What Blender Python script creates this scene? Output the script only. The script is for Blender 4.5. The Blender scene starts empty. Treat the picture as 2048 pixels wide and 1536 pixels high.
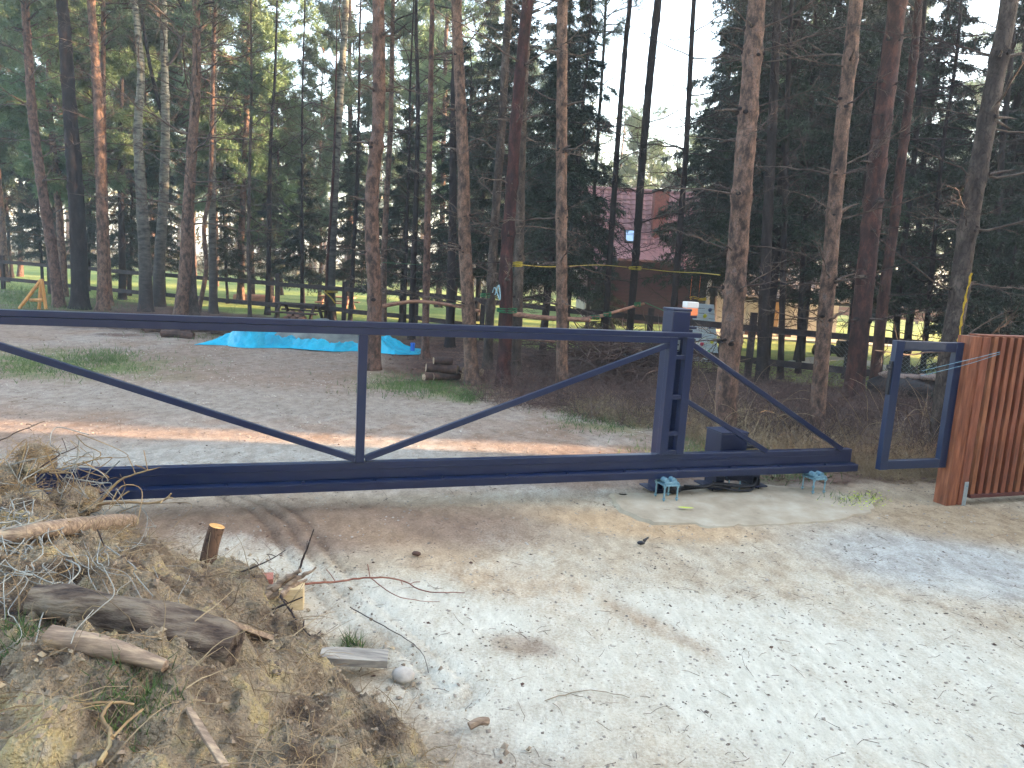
import bpy, math, random
import numpy as np
from mathutils import Vector
random.seed(7); RNG = np.random.default_rng(11)
SC = bpy.context.scene; C = SC.collection
# ------------------------------------------------------------------ camera, world, sun
FPX, PITCH, ROLL, HC = 1500.0, math.radians(8.8), math.radians(3.5), 1.75
cf = np.array([0, math.cos(PITCH), -math.sin(PITCH)]); cu0 = np.array([0, math.sin(PITCH), math.cos(PITCH)]); cx0 = np.array([1.0, 0, 0])
CX = cx0*math.cos(ROLL)+cu0*math.sin(ROLL); CU = -cx0*math.sin(ROLL)+cu0*math.cos(ROLL)
O = np.array([0, 0, HC])
cam = bpy.data.objects.new('camera', bpy.data.cameras.new('camera')); C.objects.link(cam)
cam.data.sensor_width = 36; cam.data.lens = FPX/2048*36; cam.data.clip_end = 900; cam.data.clip_start = .05
from mathutils import Matrix
cam.matrix_world = Matrix(((CX[0], CU[0], -cf[0], 0), (CX[1], CU[1], -cf[1], 0), (CX[2], CU[2], -cf[2], HC), (0, 0, 0, 1)))
SC.camera = cam
SUN_EL, SUN_AZ = math.radians(8.5), math.radians(4.5)      # azimuth measured from +X towards +Y
w = bpy.data.worlds.new('World'); SC.world = w; w.use_nodes = True
nt = w.node_tree; bg = nt.nodes['Background']
sky = nt.nodes.new('ShaderNodeTexSky'); sky.sky_type = 'NISHITA'; sky.sun_disc = False
sky.sun_elevation = SUN_EL; sky.sun_rotation = math.pi/2-SUN_AZ; sky.air_density = 1.0; sky.dust_density = 2.5; sky.ozone_density = 1.2
hs = nt.nodes.new('ShaderNodeHueSaturation'); hs.inputs['Saturation'].default_value = .8
nt.links.new(sky.outputs[0], hs.inputs['Color']); nt.links.new(hs.outputs[0], bg.inputs[0]); bg.inputs[1].default_value = .15
sd = bpy.data.lights.new('sun', 'SUN'); sd.energy = 4.0; sd.angle = math.radians(.6); sd.color = (1, .66, .38)
sun = bpy.data.objects.new('sun', sd); C.objects.link(sun)
sv = Vector((math.cos(SUN_EL)*math.cos(SUN_AZ), math.cos(SUN_EL)*math.sin(SUN_AZ), math.sin(SUN_EL)))
sun.rotation_euler = sv.to_track_quat('Z', 'Y').to_euler(); sun.location = (30, 0, 20)
SC.view_settings.view_transform = 'Standard'; SC.view_settings.look = 'None'; SC.view_settings.gamma = 1; SC.view_settings.use_curve_mapping = False
SC.view_settings.exposure = 3.72
# ------------------------------------------------------------------ helpers
def ray(px, py): return cf+CX*((px-1024)/FPX)-CU*((py-768)/FPX)
def G(px, py, z=0.0): d = ray(px, py); return O+d*((z-HC)/d[2])
def D(px, py, Y): d = ray(px, py); return O+d*(Y/d[1])
def proj(x, y, z):
    vx, vy, vz = x, y, z-HC
    a = vx*CX[0]+vy*CX[1]+vz*CX[2]; b = vx*CU[0]+vy*CU[1]+vz*CU[2]; c = vx*cf[0]+vy*cf[1]+vz*cf[2]
    c = np.where(c < .05, .05, c)
    return 1024+FPX*a/c, 768-FPX*b/c
def lin(*c): return tuple(((v/255)/12.92 if v <= 10 else ((v/255+.055)/1.055)**2.4) for v in c)
def hash2(ix, iy, s):
    n = (ix*374761393+iy*668265263+s*1442695041).astype(np.int64) & 0xffffffff
    n = ((n ^ (n >> 13))*1274126177) & 0xffffffff
    return ((n ^ (n >> 16)) & 0xffffff)/float(0xffffff)
def vnoise(x, y, s=0):
    x = np.asarray(x, float); y = np.asarray(y, float)
    ix = np.floor(x).astype(np.int64); iy = np.floor(y).astype(np.int64); fx = x-ix; fy = y-iy
    fx = fx*fx*(3-2*fx); fy = fy*fy*(3-2*fy)
    a = hash2(ix, iy, s); b = hash2(ix+1, iy, s); c = hash2(ix, iy+1, s); d = hash2(ix+1, iy+1, s)
    return (a*(1-fx)+b*fx)*(1-fy)+(c*(1-fx)+d*fx)*fy
def fbm(x, y, s=0, o=4):
    v = 0; a = .5; t = 0
    for i in range(o): v = v+a*vnoise(x*2**i+17.3*i, y*2**i-9.1*i, s+i); t += a; a *= .5
    return v/t
def sstep(a, b, x): t = np.clip((x-a)/(b-a), 0, 1); return t*t*(3-2*t)

class Geo:
    def __init__(s): s.V = []; s.F = []; s.n = 0
    def add(s, V, F):
        V = np.asarray(V, float).reshape(-1, 3); F = np.asarray(F, np.int64)
        s.V.append(V); s.F.append(F+s.n); s.n += len(V); return s
    def mesh(s, name, mats, smooth=False, off=None):
        V = np.concatenate(s.V)
        if off is not None: V = V-np.asarray(off, float)
        me = bpy.data.meshes.new(name)
        tot = np.concatenate([np.full(len(f), f.shape[1], np.int32) for f in s.F]); idx = np.concatenate([f.ravel() for f in s.F]).astype(np.int32)
        me.vertices.add(len(V)); me.vertices.foreach_set('co', V.astype(np.float32).ravel())
        me.loops.add(len(idx)); me.loops.foreach_set('vertex_index', idx)
        me.polygons.add(len(tot)); st = np.zeros(len(tot), np.int32); st[1:] = np.cumsum(tot)[:-1]
        me.polygons.foreach_set('loop_start', st); me.polygons.foreach_set('loop_total', tot)
        me.polygons.foreach_set('use_smooth', np.full(len(tot), bool(smooth)))
        me.update(calc_edges=True); me.validate()
        me.materials.append(mats); return me
def tag(o, label=None, cat=None, group=None, kind=None):
    if label: o['label'] = label
    if cat: o['category'] = cat
    if group: o['group'] = group
    if kind: o['kind'] = kind
    return o
def empty(name, loc, label, cat, group=None, rz=0):
    o = bpy.data.objects.new(name, None); C.objects.link(o); o.location = tuple(map(float, loc)); o.rotation_euler = (0, 0, rz); o.empty_display_size = .1
    return tag(o, label, cat, group)
def link(name, me, parent=None, loc=(0, 0, 0), rot=(0, 0, 0), sc=1.0):
    o = bpy.data.objects.new(name, me); C.objects.link(o); o.location = tuple(map(float, loc)); o.rotation_euler = rot
    o.scale = (sc, sc, sc) if np.isscalar(sc) else sc
    if parent is not None: o.parent = parent
    return o
def worigin(p):
    v = np.zeros(3)
    while p is not None: v += np.array(p.location); p = p.parent
    return v
def part(name, geo, m, parent=None, smooth=False, bevel=0, label=None, kind=None, at=None):
    """geometry in world space, linked under parent (parents carry no rotation)"""
    base = worigin(parent)
    V = np.concatenate(geo.V)
    o_ = np.array(at, float) if at is not None else (V.min(0)+V.max(0))/2
    if at is None: o_[2] = V[:, 2].min()
    me = geo.mesh(name, m, smooth, o_)
    o = link(name, me, parent, o_-base)
    if bevel:
        b = o.modifiers.new('bevel', 'BEVEL'); b.width = bevel; b.segments = 2; b.limit_method = 'ANGLE'
    if label: o['label'] = label
    if kind: o['kind'] = kind
    return o
BF = np.array([(0, 3, 2, 1), (4, 5, 6, 7), (0, 1, 5, 4), (1, 2, 6, 5), (2, 3, 7, 6), (3, 0, 4, 7)])
def hexa(g, P): return g.add(P, BF)
def box(g, x0, x1, y0, y1, z0, z1): return hexa(g, [(x0, y0, z0), (x1, y0, z0), (x1, y1, z0), (x0, y1, z0), (x0, y0, z1), (x1, y0, z1), (x1, y1, z1), (x0, y1, z1)])
def tubes(P, R, sides=4, ref=None, cap=False):
    P = np.asarray(P, float); R = np.asarray(R, float)
    if P.ndim == 2: P = P[None]; R = R.reshape(1, -1)
    N, K, _ = P.shape; R = np.broadcast_to(R, (N, K))
    T = np.gradient(P, axis=1); T /= np.linalg.norm(T, axis=2, keepdims=True)+1e-9
    if ref is None:
        m = T.mean(1); ax = np.argmin(np.abs(m), axis=1); rf = np.eye(3)[ax][:, None, :]
    else: rf = np.array(ref, float)[None, None, :]
    A = np.cross(T, rf); A /= np.linalg.norm(A, axis=2, keepdims=True)+1e-9; B = np.cross(T, A)
    th = np.arange(sides)*2*np.pi/sides
    V = P[:, :, None, :]+R[:, :, None, None]*(np.cos(th)[None, None, :, None]*A[:, :, None, :]+np.sin(th)[None, None, :, None]*B[:, :, None, :])
    i = np.arange(K-1)[:, None]*sides; j = np.arange(sides)[None, :]; jn = (j+1) % sides
    q = np.stack([i+j, i+jn, i+sides+jn, i+sides+j], -1).reshape(-1, 4)
    F = (q[None]+(np.arange(N)*K*sides)[:, None, None]).reshape(-1, 4)
    return V.reshape(-1, 3), F
def tube(g, P, R, sides=8, cap=True, ref=None):
    P = np.asarray(P, float); K = len(P); R = np.broadcast_to(np.asarray(R, float), (K,))
    V, F = tubes(P, R, sides, ref); g.add(V, F)
    if cap:
        V = V.reshape(K, sides, 3)
        for k in (0, K-1):
            c = V[k].mean(0); VV = np.vstack([V[k], c]); f = [(a, (a+1) % sides, sides) for a in range(sides)]
            g.add(VV, f)
    return g
def blades(g, P, Dv, L, W):
    """thin triangles: base P, direction Dv, length L, width W"""
    N = len(P); Dn = Dv/(np.linalg.norm(Dv, axis=1, keepdims=True)+1e-9)
    S = np.cross(Dn, RNG.normal(size=(N, 3))); S /= np.linalg.norm(S, axis=1, keepdims=True)+1e-9
    L = np.broadcast_to(L, (N,))[:, None]; W = np.broadcast_to(W, (N,))[:, None]
    V = np.stack([P-S*W/2, P+S*W/2, P+Dn*L], 1).reshape(-1, 3)
    return g.add(V, np.arange(N*3).reshape(-1, 3))
def smoothpath(pts, step=.12):
    pts = np.asarray(pts, float); n = len(pts); P = np.vstack([2*pts[0]-pts[1], pts, 2*pts[-1]-pts[-2]]); out = []
    for i in range(1, n):
        p0, p1, p2, p3 = P[i-1], P[i], P[i+1], P[i+2]; k = max(2, int(np.linalg.norm(p2-p1)/step))
        for t in np.arange(k)/k: out.append(.5*((2*p1)+(-p0+p2)*t+(2*p0-5*p1+4*p2-p3)*t*t+(-p0+3*p1-3*p2+p3)*t**3))
    out.append(P[n]); return np.array(out)
def blob(g, c, r, seed=0, sub=2, amp=.25, sq=(1, 1, 1), zmin=None):
    import bmesh
    bm = bmesh.new(); bmesh.ops.create_icosphere(bm, subdivisions=sub, radius=1)
    V = np.array([v.co[:] for v in bm.verts]); F = np.array([[v.index for v in f.verts] for f in bm.faces]); bm.free()
    d = 1+amp*(fbm(V[:, 0]*1.7+V[:, 2]*.9+seed*3.1, V[:, 1]*1.7-V[:, 2]*1.3+seed, seed, 3)*2-1)
    V = V*d[:, None]*np.array(sq)*r+np.array(c)
    if zmin is not None: V[:, 2] = np.maximum(V[:, 2], zmin)
    return g.add(V, F)
# ------------------------------------------------------------------ materials
MATS = {}
def M(name, cols, scale=5, detail=6, stretch=(1, 1, 1), rough=.8, bump=0, bscale=None, metallic=0, spec=.3, trans=0, objvar=0, pos=None, vor=0, vscale=8, coat=0):
    m = bpy.data.materials.new(name); m.use_nodes = True; n = m.node_tree; N = n.nodes; L = n.links; b = N['Principled BSDF']
    tc = N.new('ShaderNodeTexCoord'); mp = N.new('ShaderNodeMapping'); mp.inputs['Scale'].default_value = stretch
    L.new(tc.outputs['Object'], mp.inputs[0])
    no = N.new('ShaderNodeTexNoise'); no.inputs['Scale'].default_value = scale; no.inputs['Detail'].default_value = detail; no.inputs['Roughness'].default_value = .62
    L.new(mp.outputs[0], no.inputs['Vector'])
    rp = N.new('ShaderNodeValToRGB'); k = len(cols); pos = pos or [.3+.4*i/max(1, k-1) for i in range(k)]
    while len(rp.color_ramp.elements) < k: rp.color_ramp.elements.new(.5)
    for e, c, p in zip(rp.color_ramp.elements, cols, pos): e.position = p; e.color = (*c, 1)
    L.new(no.outputs[0], rp.inputs[0]); col = rp.outputs[0]
    hgt = no.outputs[0]
    if vor:
        vo = N.new('ShaderNodeTexVoronoi'); vo.feature = 'DISTANCE_TO_EDGE'; vo.inputs['Scale'].default_value = vscale
        wn = N.new('ShaderNodeTexNoise'); wn.inputs['Scale'].default_value = scale*1.5; wn.inputs['Detail'].default_value = 3
        ad = N.new('ShaderNodeMixRGB'); ad.blend_type = 'ADD'; ad.inputs[0].default_value = .35
        L.new(mp.outputs[0], wn.inputs['Vector']); L.new(mp.outputs[0], ad.inputs[1]); L.new(wn.outputs['Color'], ad.inputs[2]); L.new(ad.outputs[0], vo.inputs['Vector'])
        cr = N.new('ShaderNodeMapRange'); cr.inputs['From Max'].default_value = .12; cr.inputs['To Min'].default_value = 1-vor; L.new(vo.outputs['Distance'], cr.inputs['Value'])
        mx = N.new('ShaderNodeMixRGB'); mx.blend_type = 'MULTIPLY'; mx.inputs[0].default_value = 1; L.new(col, mx.inputs[1]); L.new(cr.outputs[0], mx.inputs[2]); col = mx.outputs[0]
        am = N.new('ShaderNodeMath'); am.operation = 'ADD'; L.new(cr.outputs[0], am.inputs[0]); L.new(no.outputs[0], am.inputs[1]); hgt = am.outputs[0]
    if objvar:
        oi = N.new('ShaderNodeObjectInfo'); hv = N.new('ShaderNodeHueSaturation'); mr = N.new('ShaderNodeMapRange')
        mr.inputs['To Min'].default_value = 1-objvar; mr.inputs['To Max'].default_value = 1+objvar; L.new(oi.outputs['Random'], mr.inputs[0]); L.new(mr.outputs[0], hv.inputs['Value'])
        mr2 = N.new('ShaderNodeMapRange'); mr2.inputs['To Min'].default_value = .5-objvar*.06; mr2.inputs['To Max'].default_value = .5+objvar*.06; L.new(oi.outputs['Random'], mr2.inputs[0]); L.new(mr2.outputs[0], hv.inputs['Hue'])
        L.new(col, hv.inputs['Color']); col = hv.outputs[0]
    L.new(col, b.inputs['Base Color']); b.inputs['Roughness'].default_value = rough; b.inputs['Metallic'].default_value = metallic; b.inputs['Specular IOR Level'].default_value = spec
    if coat: b.inputs['Coat Weight'].default_value = coat
    if bump:
        bp = N.new('ShaderNodeBump'); bp.inputs['Strength'].default_value = 1; bp.inputs['Distance'].default_value = bump
        if bscale:
            n2 = N.new('ShaderNodeTexNoise'); n2.inputs['Scale'].default_value = bscale; n2.inputs['Detail'].default_value = 5; L.new(mp.outputs[0], n2.inputs['Vector']); hgt = n2.outputs[0]
        L.new(hgt, bp.inputs['Height']); L.new(bp.outputs[0], b.inputs['Normal'])
    if trans:
        tr = N.new('ShaderNodeBsdfTranslucent'); ms = N.new('ShaderNodeMixShader'); ms.inputs[0].default_value = trans
        L.new(col, tr.inputs[0]); L.new(b.outputs[0], ms.inputs[1]); L.new(tr.outputs[0], ms.inputs[2]); L.new(ms.outputs[0], N['Material Output'].inputs[0])
    MATS[name] = m; return m
STEEL = M('steel_paint', [(.0014, .0075, .036), (.0022, .0095, .044), (.009, .016, .046)], 7, 9, rough=.3, spec=.6, bump=.00003, bscale=200)
STEELD = M('steel_dark', [(.003, .008, .034), (.005, .010, .042)], 6, 4, rough=.5, spec=.4)
WICK = M('wicket_paint', [(.003, .012, .042), (.005, .017, .054)], 3, 4, rough=.3, spec=.6, bump=.00003, bscale=200)
ZINC = M('zinc', [(.07, .15, .20), (.17, .31, .38), (.26, .40, .46)], 40, 4, rough=.4, metallic=.35, spec=.6)
GALV = M('galvanised', [(.25, .30, .32), (.40, .45, .46)], 25, 4, rough=.45, metallic=.5)
BLACKP = M('black_plastic', [(.010, .010, .014), (.022, .022, .028)], 12, 3, rough=.45)
WOODR = M('larch_stain', [lin(84, 46, 32), lin(122, 72, 50), lin(154, 98, 72)], 9, 8, (3, 3, .35), rough=.55, bump=.0012, spec=.3, objvar=.12)
WOODG = M('grey_wood', [lin(92, 86, 80), lin(138, 130, 120), lin(168, 160, 146)], 8, 8, (.6, 5, 5), rough=.85, bump=.002)
WOODP = M('pale_wood', [lin(186, 160, 118), lin(220, 198, 158)], 10, 6, (1, 5, 5), rough=.7, bump=.001)
WOODB = M('broken_wood', [lin(88, 72, 62), lin(136, 116, 98), lin(176, 154, 126)], 9, 8, (1, 6, 6), rough=.85, bump=.004)
PINEG = M('pine_bark_grey', [lin(30, 25, 24), lin(62, 53, 49), lin(94, 83, 76)], 7, 8, (1, 1, .45), rough=.92, bump=.012, vor=.5, vscale=13, objvar=.16)
PINEO = M('pine_bark_orange', [lin(34, 26, 25), lin(72, 56, 51), lin(112, 86, 74), lin(96, 84, 80)], 13, 8, (1, 1, .55), rough=.88, bump=.010, vor=.5, vscale=15, objvar=.14)
PINER = M('pine_bark_red', [lin(28, 18, 19), lin(56, 33, 32), lin(86, 52, 46)], 12, 8, (1, 1, .4), rough=.9, bump=.008, vor=.35, vscale=11, objvar=.14)
DARKB = M('dark_bark', [lin(18, 14, 17), lin(34, 27, 29), lin(54, 44, 44)], 8, 8, (1, 1, .4), rough=.95, bump=.010, vor=.4, vscale=14, objvar=.16)
def birch_mat():
    m = M('birch_bark', [lin(34, 32, 31), lin(96, 95, 86), lin(134, 133, 120)], 5, 8, (1, 1, 3.2), rough=.8, bump=.003, pos=[.38, .48, .7]); n = m.node_tree; b = n.nodes['Principled BSDF']
    src = b.inputs['Base Color'].links[0].from_socket; ge = n.nodes.new('ShaderNodeTexCoord'); sp = n.nodes.new('ShaderNodeSeparateXYZ'); n.links.new(ge.outputs['Object'], sp.inputs[0])
    nz = n.nodes.new('ShaderNodeTexNoise'); nz.inputs['Scale'].default_value = 9; n.links.new(ge.outputs['Object'], nz.inputs[0])
    a = n.nodes.new('ShaderNodeMath'); a.operation = 'MULTIPLY_ADD'; a.inputs[1].default_value = 3.2; n.links.new(nz.outputs[0], a.inputs[0]); n.links.new(sp.outputs[2], a.inputs[2])
    r = n.nodes.new('ShaderNodeMapRange'); r.inputs['From Min'].default_value = 1.7; r.inputs['From Max'].default_value = 8.0; n.links.new(a.outputs[0], r.inputs[0])
    mx = n.nodes.new('ShaderNodeMixRGB'); mx.inputs[1].default_value = (*lin(44, 38, 40), 1); n.links.new(r.outputs[0], mx.inputs[0]); n.links.new(src, mx.inputs[2]); n.links.new(mx.outputs[0], b.inputs['Base Color'])
    return m
BIRCH = birch_mat()
TWIG = M('dead_branch', [lin(40, 33, 32), lin(74, 62, 57), lin(104, 92, 82)], 12, 5, rough=.95, objvar=.2)
TWIGD = M('dark_branch', [lin(34, 27, 29), lin(62, 51, 50)], 12, 4, rough=.95)
NPINE = M('pine_needles', [(.035, .065, .045), (.075, .12, .075), (.12, .17, .09)], 1.2, 4, rough=.6, trans=.22, objvar=.18)
NPINEY = M('pine_needles_yellowish', [(.05, .09, .042), (.095, .15, .07), (.15, .20, .09)], 1.0, 4, rough=.6, trans=.25, objvar=.15)
NSPR = M('spruce_needles', [(.006, .011, .009), (.013, .025, .015), (.026, .046, .022)], 1.5, 4, rough=.6, trans=.08, objvar=.2)
NFAR = M('far_needles', [(.035, .055, .03), (.08, .10, .045), (.14, .14, .06)], .25, 5, rough=.7, trans=.2)
LITTER = M('leaf_litter', [lin(56, 40, 37), lin(98, 72, 62), lin(132, 104, 84)], 2.5, 5, rough=.9)
DRYG = M('dry_grass', [lin(96, 80, 64), lin(138, 118, 92), lin(168, 150, 118)], 2, 4, rough=.85, trans=.15)
BRUSH = M('brush_twigs', [lin(44, 33, 33), lin(74, 58, 54), lin(104, 88, 80)], 3, 4, rough=.9)
GRASS = M('green_grass', [(.04, .075, .025), (.075, .12, .04), (.11, .15, .05)], 1.5, 4, rough=.7, trans=.2)
ROOT = M('pale_roots', [lin(104, 100, 94), lin(136, 133, 124), lin(160, 157, 146)], 6, 5, rough=.85)
ROOTB = M('brown_roots', [lin(92, 72, 54), lin(140, 116, 84), lin(176, 152, 108)], 6, 5, rough=.85)
STONE = M('stone', [lin(130, 124, 116), lin(168, 160, 150), lin(190, 184, 174)], 7, 6, rough=.85, bump=.003)
PEB = M('pebbles', [lin(88, 78, 70), lin(138, 127, 115), lin(176, 169, 158)], 1.7, 4, rough=.85, pos=[.35, .5, .68])
CLOD = M('soil_clods', [lin(92, 76, 66), lin(136, 120, 102), lin(166, 150, 122)], 3, 6, rough=.95, bump=.004)
DARKLIT = M('cones_and_scraps', [lin(40, 32, 32), lin(84, 62, 52), lin(110, 92, 80)], 3, 4, rough=.9)
TARP = M('blue_tarp', [(.0, .24, .40), (.0, .32, .48), (.005, .38, .55)], 2, 4, rough=.42, spec=.4, trans=.12, bump=.012, bscale=9)
SANDG = M('grey_sand', [lin(70, 73, 72), lin(98, 101, 98), lin(120, 121, 116)], 4, 8, rough=.95, bump=.01)
YEL = M('yellow_strap', [(.26, .20, .02), (.40, .31, .03)], 20, 3, rough=.6)
GRN = M('green_rope', [(.0, .06, .02), (.01, .11, .04)], 20, 3, rough=.7)
# ------------------------------------------------------------------ gate frame coordinates: s along the gate, n away from the camera
GA = math.radians(70.7); gd = np.array([math.sin(GA), math.cos(GA), 0]); gn = np.array([-math.cos(GA), math.sin(GA), 0]); A0 = np.array([1.30, 5.88, 0])
def W(s, n, z): return A0+gd*s+gn*n+np.array([0, 0, z])
def gbox(g, s0, s1, n0, n1, z0, z1): return hexa(g, [W(s0, n0, z0), W(s1, n0, z0), W(s1, n1, z0), W(s0, n1, z0), W(s0, n0, z1), W(s1, n0, z1), W(s1, n1, z1), W(s0, n1, z1)])
def gbar(g, a, b, n0, n1, t):
    a = np.array(a, float); b = np.array(b, float); d = (b-a)/np.linalg.norm(b-a); q = np.array([-d[1], d[0]])*t/2
    c = [a-q, b-q, b+q, a+q]
    return hexa(g, [W(c[0][0], n0, c[0][1]), W(c[1][0], n0, c[1][1]), W(c[1][0], n1, c[1][1]), W(c[0][0], n1, c[0][1]), W(c[3][0], n0, c[3][1]), W(c[2][0], n0, c[2][1]), W(c[2][0], n1, c[2][1]), W(c[3][0], n1, c[3][1])])
# ------------------------------------------------------------------ mound height field
MB = np.array([(-7.5, 4.1), (-3.4, 4.22), (-2.3, 4.30), (-1.72, 4.12), (-1.04, 3.66), (-.62, 3.06), (-.36, 2.78), (-.08, 2.36), (.12, 1.8), (.3, .8)])
def mound_d(x, y):
    x = np.asarray(x, float); y = np.asarray(y, float); best = np.full(x.shape, 1e9)
    for (x0, y0), (x1, y1) in zip(MB[:-1], MB[1:]):
        dx, dy = x1-x0, y1-y0; L2 = dx*dx+dy*dy; t = np.clip(((x-x0)*dx+(y-y0)*dy)/L2, 0, 1)
        px = x0+t*dx; py = y0+t*dy; d = np.hypot(x-px, y-py); sgn = np.where((x-x0)*dy-(y-y0)*dx > 0, -1, 1)
        upd = d < np.abs(best); best = np.where(upd, d*sgn, best)
    return best          # positive inside
def mound_h(x, y, fine=True):
    d = -mound_d(x, y)
    d = d+.16*(fbm(np.asarray(x)*2.1, np.asarray(y)*2.1, 5)-.5)*2
    h = .42*sstep(0, .95, d)+.09*sstep(0, .18, d)
    h = h+sstep(0, .5, d)*(.16*(fbm(np.asarray(x)*1.6, np.asarray(y)*1.6, 9)-.5)*2)
    if fine:
        k = sstep(-.02, .12, d); f1 = fbm(np.asarray(x)*9, np.asarray(y)*9, 21, 4)
        h = h+k*(.17*(f1-.5)+.085*(fbm(np.asarray(x)*30, np.asarray(y)*30, 31, 3)-.5)-.05*np.abs(fbm(np.asarray(x)*5, np.asarray(y)*5, 41, 3)-.5))
    return h-.03
def hit(px, py):
    d = ray(px, py); t = np.linspace(.8, 9, 1600); P = O[None]+d[None]*t[:, None]
    h = np.maximum(mound_h(P[:, 0], P[:, 1], False), 0); k = np.argmax(P[:, 2] < h)
    return P[k]
# ------------------------------------------------------------------ ground
def axis(lo, a, b, hi, step, grow):
    c = list(np.arange(a, b, step)); s = step
    v = b
    while v < hi: c.append(v); s *= grow; v += s
    c.append(hi); s = step; v = a-step; l = []
    while v > lo: l.append(v); s *= grow; v -= s
    l.append(lo); return np.array(l[::-1]+c)
RUT = np.array([G(*q)[:2] for q in ((470, 985), (530, 1010), (572, 1050), (612, 1095), (665, 1160), (740, 1235), (815, 1300), (890, 1375))])
def rut_d(x, y):
    x = np.asarray(x, float); y = np.asarray(y, float); best = np.full(x.shape, 9.)
    for (x0, y0), (x1, y1) in zip(RUT[:-1], RUT[1:]):
        dx, dy = x1-x0, y1-y0; t = np.clip(((x-x0)*dx+(y-y0)*dy)/(dx*dx+dy*dy), 0, 1); qx = x-x0-t*dx; qy = y-y0-t*dy; d = np.hypot(qx, qy)*np.where(qx*dy-qy*dx > 0, 1, -1); best = np.where(np.abs(d) < np.abs(best), d, best)
    return best
def ground_h(x, y):
    h = .012*(fbm(x*1.3, y*1.3, 3)-.5)+.008*(fbm(x*7, y*7, 4)-.5)
    lit = sstep(9, 12.5, y+.55*x*(x > 0)*1.0)
    h = h+lit*.06*(fbm(x*1.1, y*1.1, 6)-.5)+lit*.03*(fbm(x*6, y*6, 8)-.5)
    far = sstep(20, 60, y); h = h+far*.5*(fbm(x*.08, y*.08, 12)-.5)
    # soft ridge of loose earth below the gate, shallow tyre ruts
    pxl, pyl = proj(x, y, 0*x)
    h = h+.03*np.exp(-(((pxl-620)/380)**2+((pyl-1040)/35)**2))*(.5+fbm(x*5, y*5, 14))
    rd = rut_d(x, y)
    for off in (-.12, 0., .12): h = h-.026*np.exp(-((rd-off)/.026)**2)+.010*np.exp(-((rd-off-.05)/.026)**2)
    h = h+.05*(fbm(x*2.3+.7*y, y*.9, 18)-.5)*(1-sstep(5.5, 8, y))*.5
    return h-.01
xs = axis(-260, -5.2, 6.2, 260, .035, 1.045); ys = axis(-60, 1.9, 9.5, 420, .035, 1.03)
GX, GY = np.meshgrid(xs, ys); nx, ny = len(xs), len(ys)
GZ = ground_h(GX, GY)
g = Geo(); idx = (np.arange(ny-1)[:, None]*nx+np.arange(nx-1)[None]).ravel()
g.add(np.stack([GX.ravel(), GY.ravel(), GZ.ravel()], 1), np.stack([idx, idx+1, idx+nx+1, idx+nx], 1))
px, py = proj(GX, GY, GZ*0)
px = np.where((GY > 1.2), px, 1e5)
def gb(cx, cy, rx, ry, sl=0.0, soft=.45):
    """soft blob round a place given by its photo pixel, fixed on the ground"""
    dx = px-cx; dy = py-cy-sl*dx
    r = np.sqrt((dx/rx)**2+(dy/ry)**2)+.5*(fbm(GX*1.6, GY*1.6, 55, 4)-.5)
    return 1-sstep(1-soft, 1+soft, r)
def over(col, c, m): return col*(1-m[..., None])+np.array(c)*m[..., None]
col = np.zeros(GX.shape+(3,)); n1 = fbm(GX*.9, GY*.9, 60); n2 = fbm(GX*3.3, GY*3.3, 66); n3 = fbm(GX*2+GY*.8, GY*5-GX*1.4, 71)
col[:] = np.array(lin(142, 126, 114)); col = over(col, lin(156, 148, 140), sstep(.42, .62, n1)*.7); col = over(col, lin(126, 102, 84), sstep(.5, .68, n2)*.5)
col = over(col, lin(128, 110, 98), gb(500, 760, 700, 70, .03)*.7)                    # brown back of the drive
col = over(col, lin(146, 140, 132), gb(450, 800, 560, 30, .04)*.6)
col = over(col, lin(160, 160, 154), gb(500, 915, 500, 35, .0)*.7)                    # gravel before the gate beam
front = sstep(960, 1010, py)
col = over(col, lin(180, 166, 144), front*.9)
col = over(col, lin(132, 112, 97), gb(640, 1050, 440, 52, .02)*.95)                   # brown earth below the gate
col = over(col, lin(186, 156, 120), gb(1300, 1050, 190, 26, .1)*.7); col = over(col, lin(178, 152, 122), gb(1050, 1170, 320, 40, .3)*.55)
col = over(col, lin(170, 172, 170), gb(1900, 1130, 260, 60, .15)*.8); col = over(col, lin(158, 138, 112), gb(1960, 1045, 240, 40, .12)*.85)
col = over(col, lin(164, 146, 122), gb(1780, 975, 120, 40, 0)*.7)
col = over(col, lin(150, 134, 116), gb(1030, 1285, 80, 30, .2)*.7); col = over(col, lin(146, 130, 116), gb(1080, 1290, 60, 20, .2)*.6)
col = over(col, lin(150, 128, 106), gb(1330, 1250, 130, 22, .5)*.5)
col = over(col, lin(150, 140, 128), gb(1000, 1500, 160, 140, .3)*.7)
litm = np.clip(sstep(0, 26, (py*0+(770+(np.clip(px, 780, 1800)-830)*.155)-py)+14*(n2-.5)*4)*sstep(740, 860, px), 0, 1)*(px < 4000)
litm = np.maximum(litm, sstep(0, 22, (664+(px-250)*.085*(px > 250)-py)+60*(n1-.5))*(px <= 860)*1.0*sstep(-200, 220, px)*.85)
litm = np.maximum(litm, gb(1480, 930, 420, 32, .02)*.7)
col = over(col, lin(80, 60, 55), litm); col = over(col, lin(104, 80, 70), litm*sstep(.48, .62, n2)*.7); col = over(col, lin(58, 44, 43), litm*sstep(.55, .66, n3)*.6)
grs = np.zeros(GX.shape)
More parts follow.
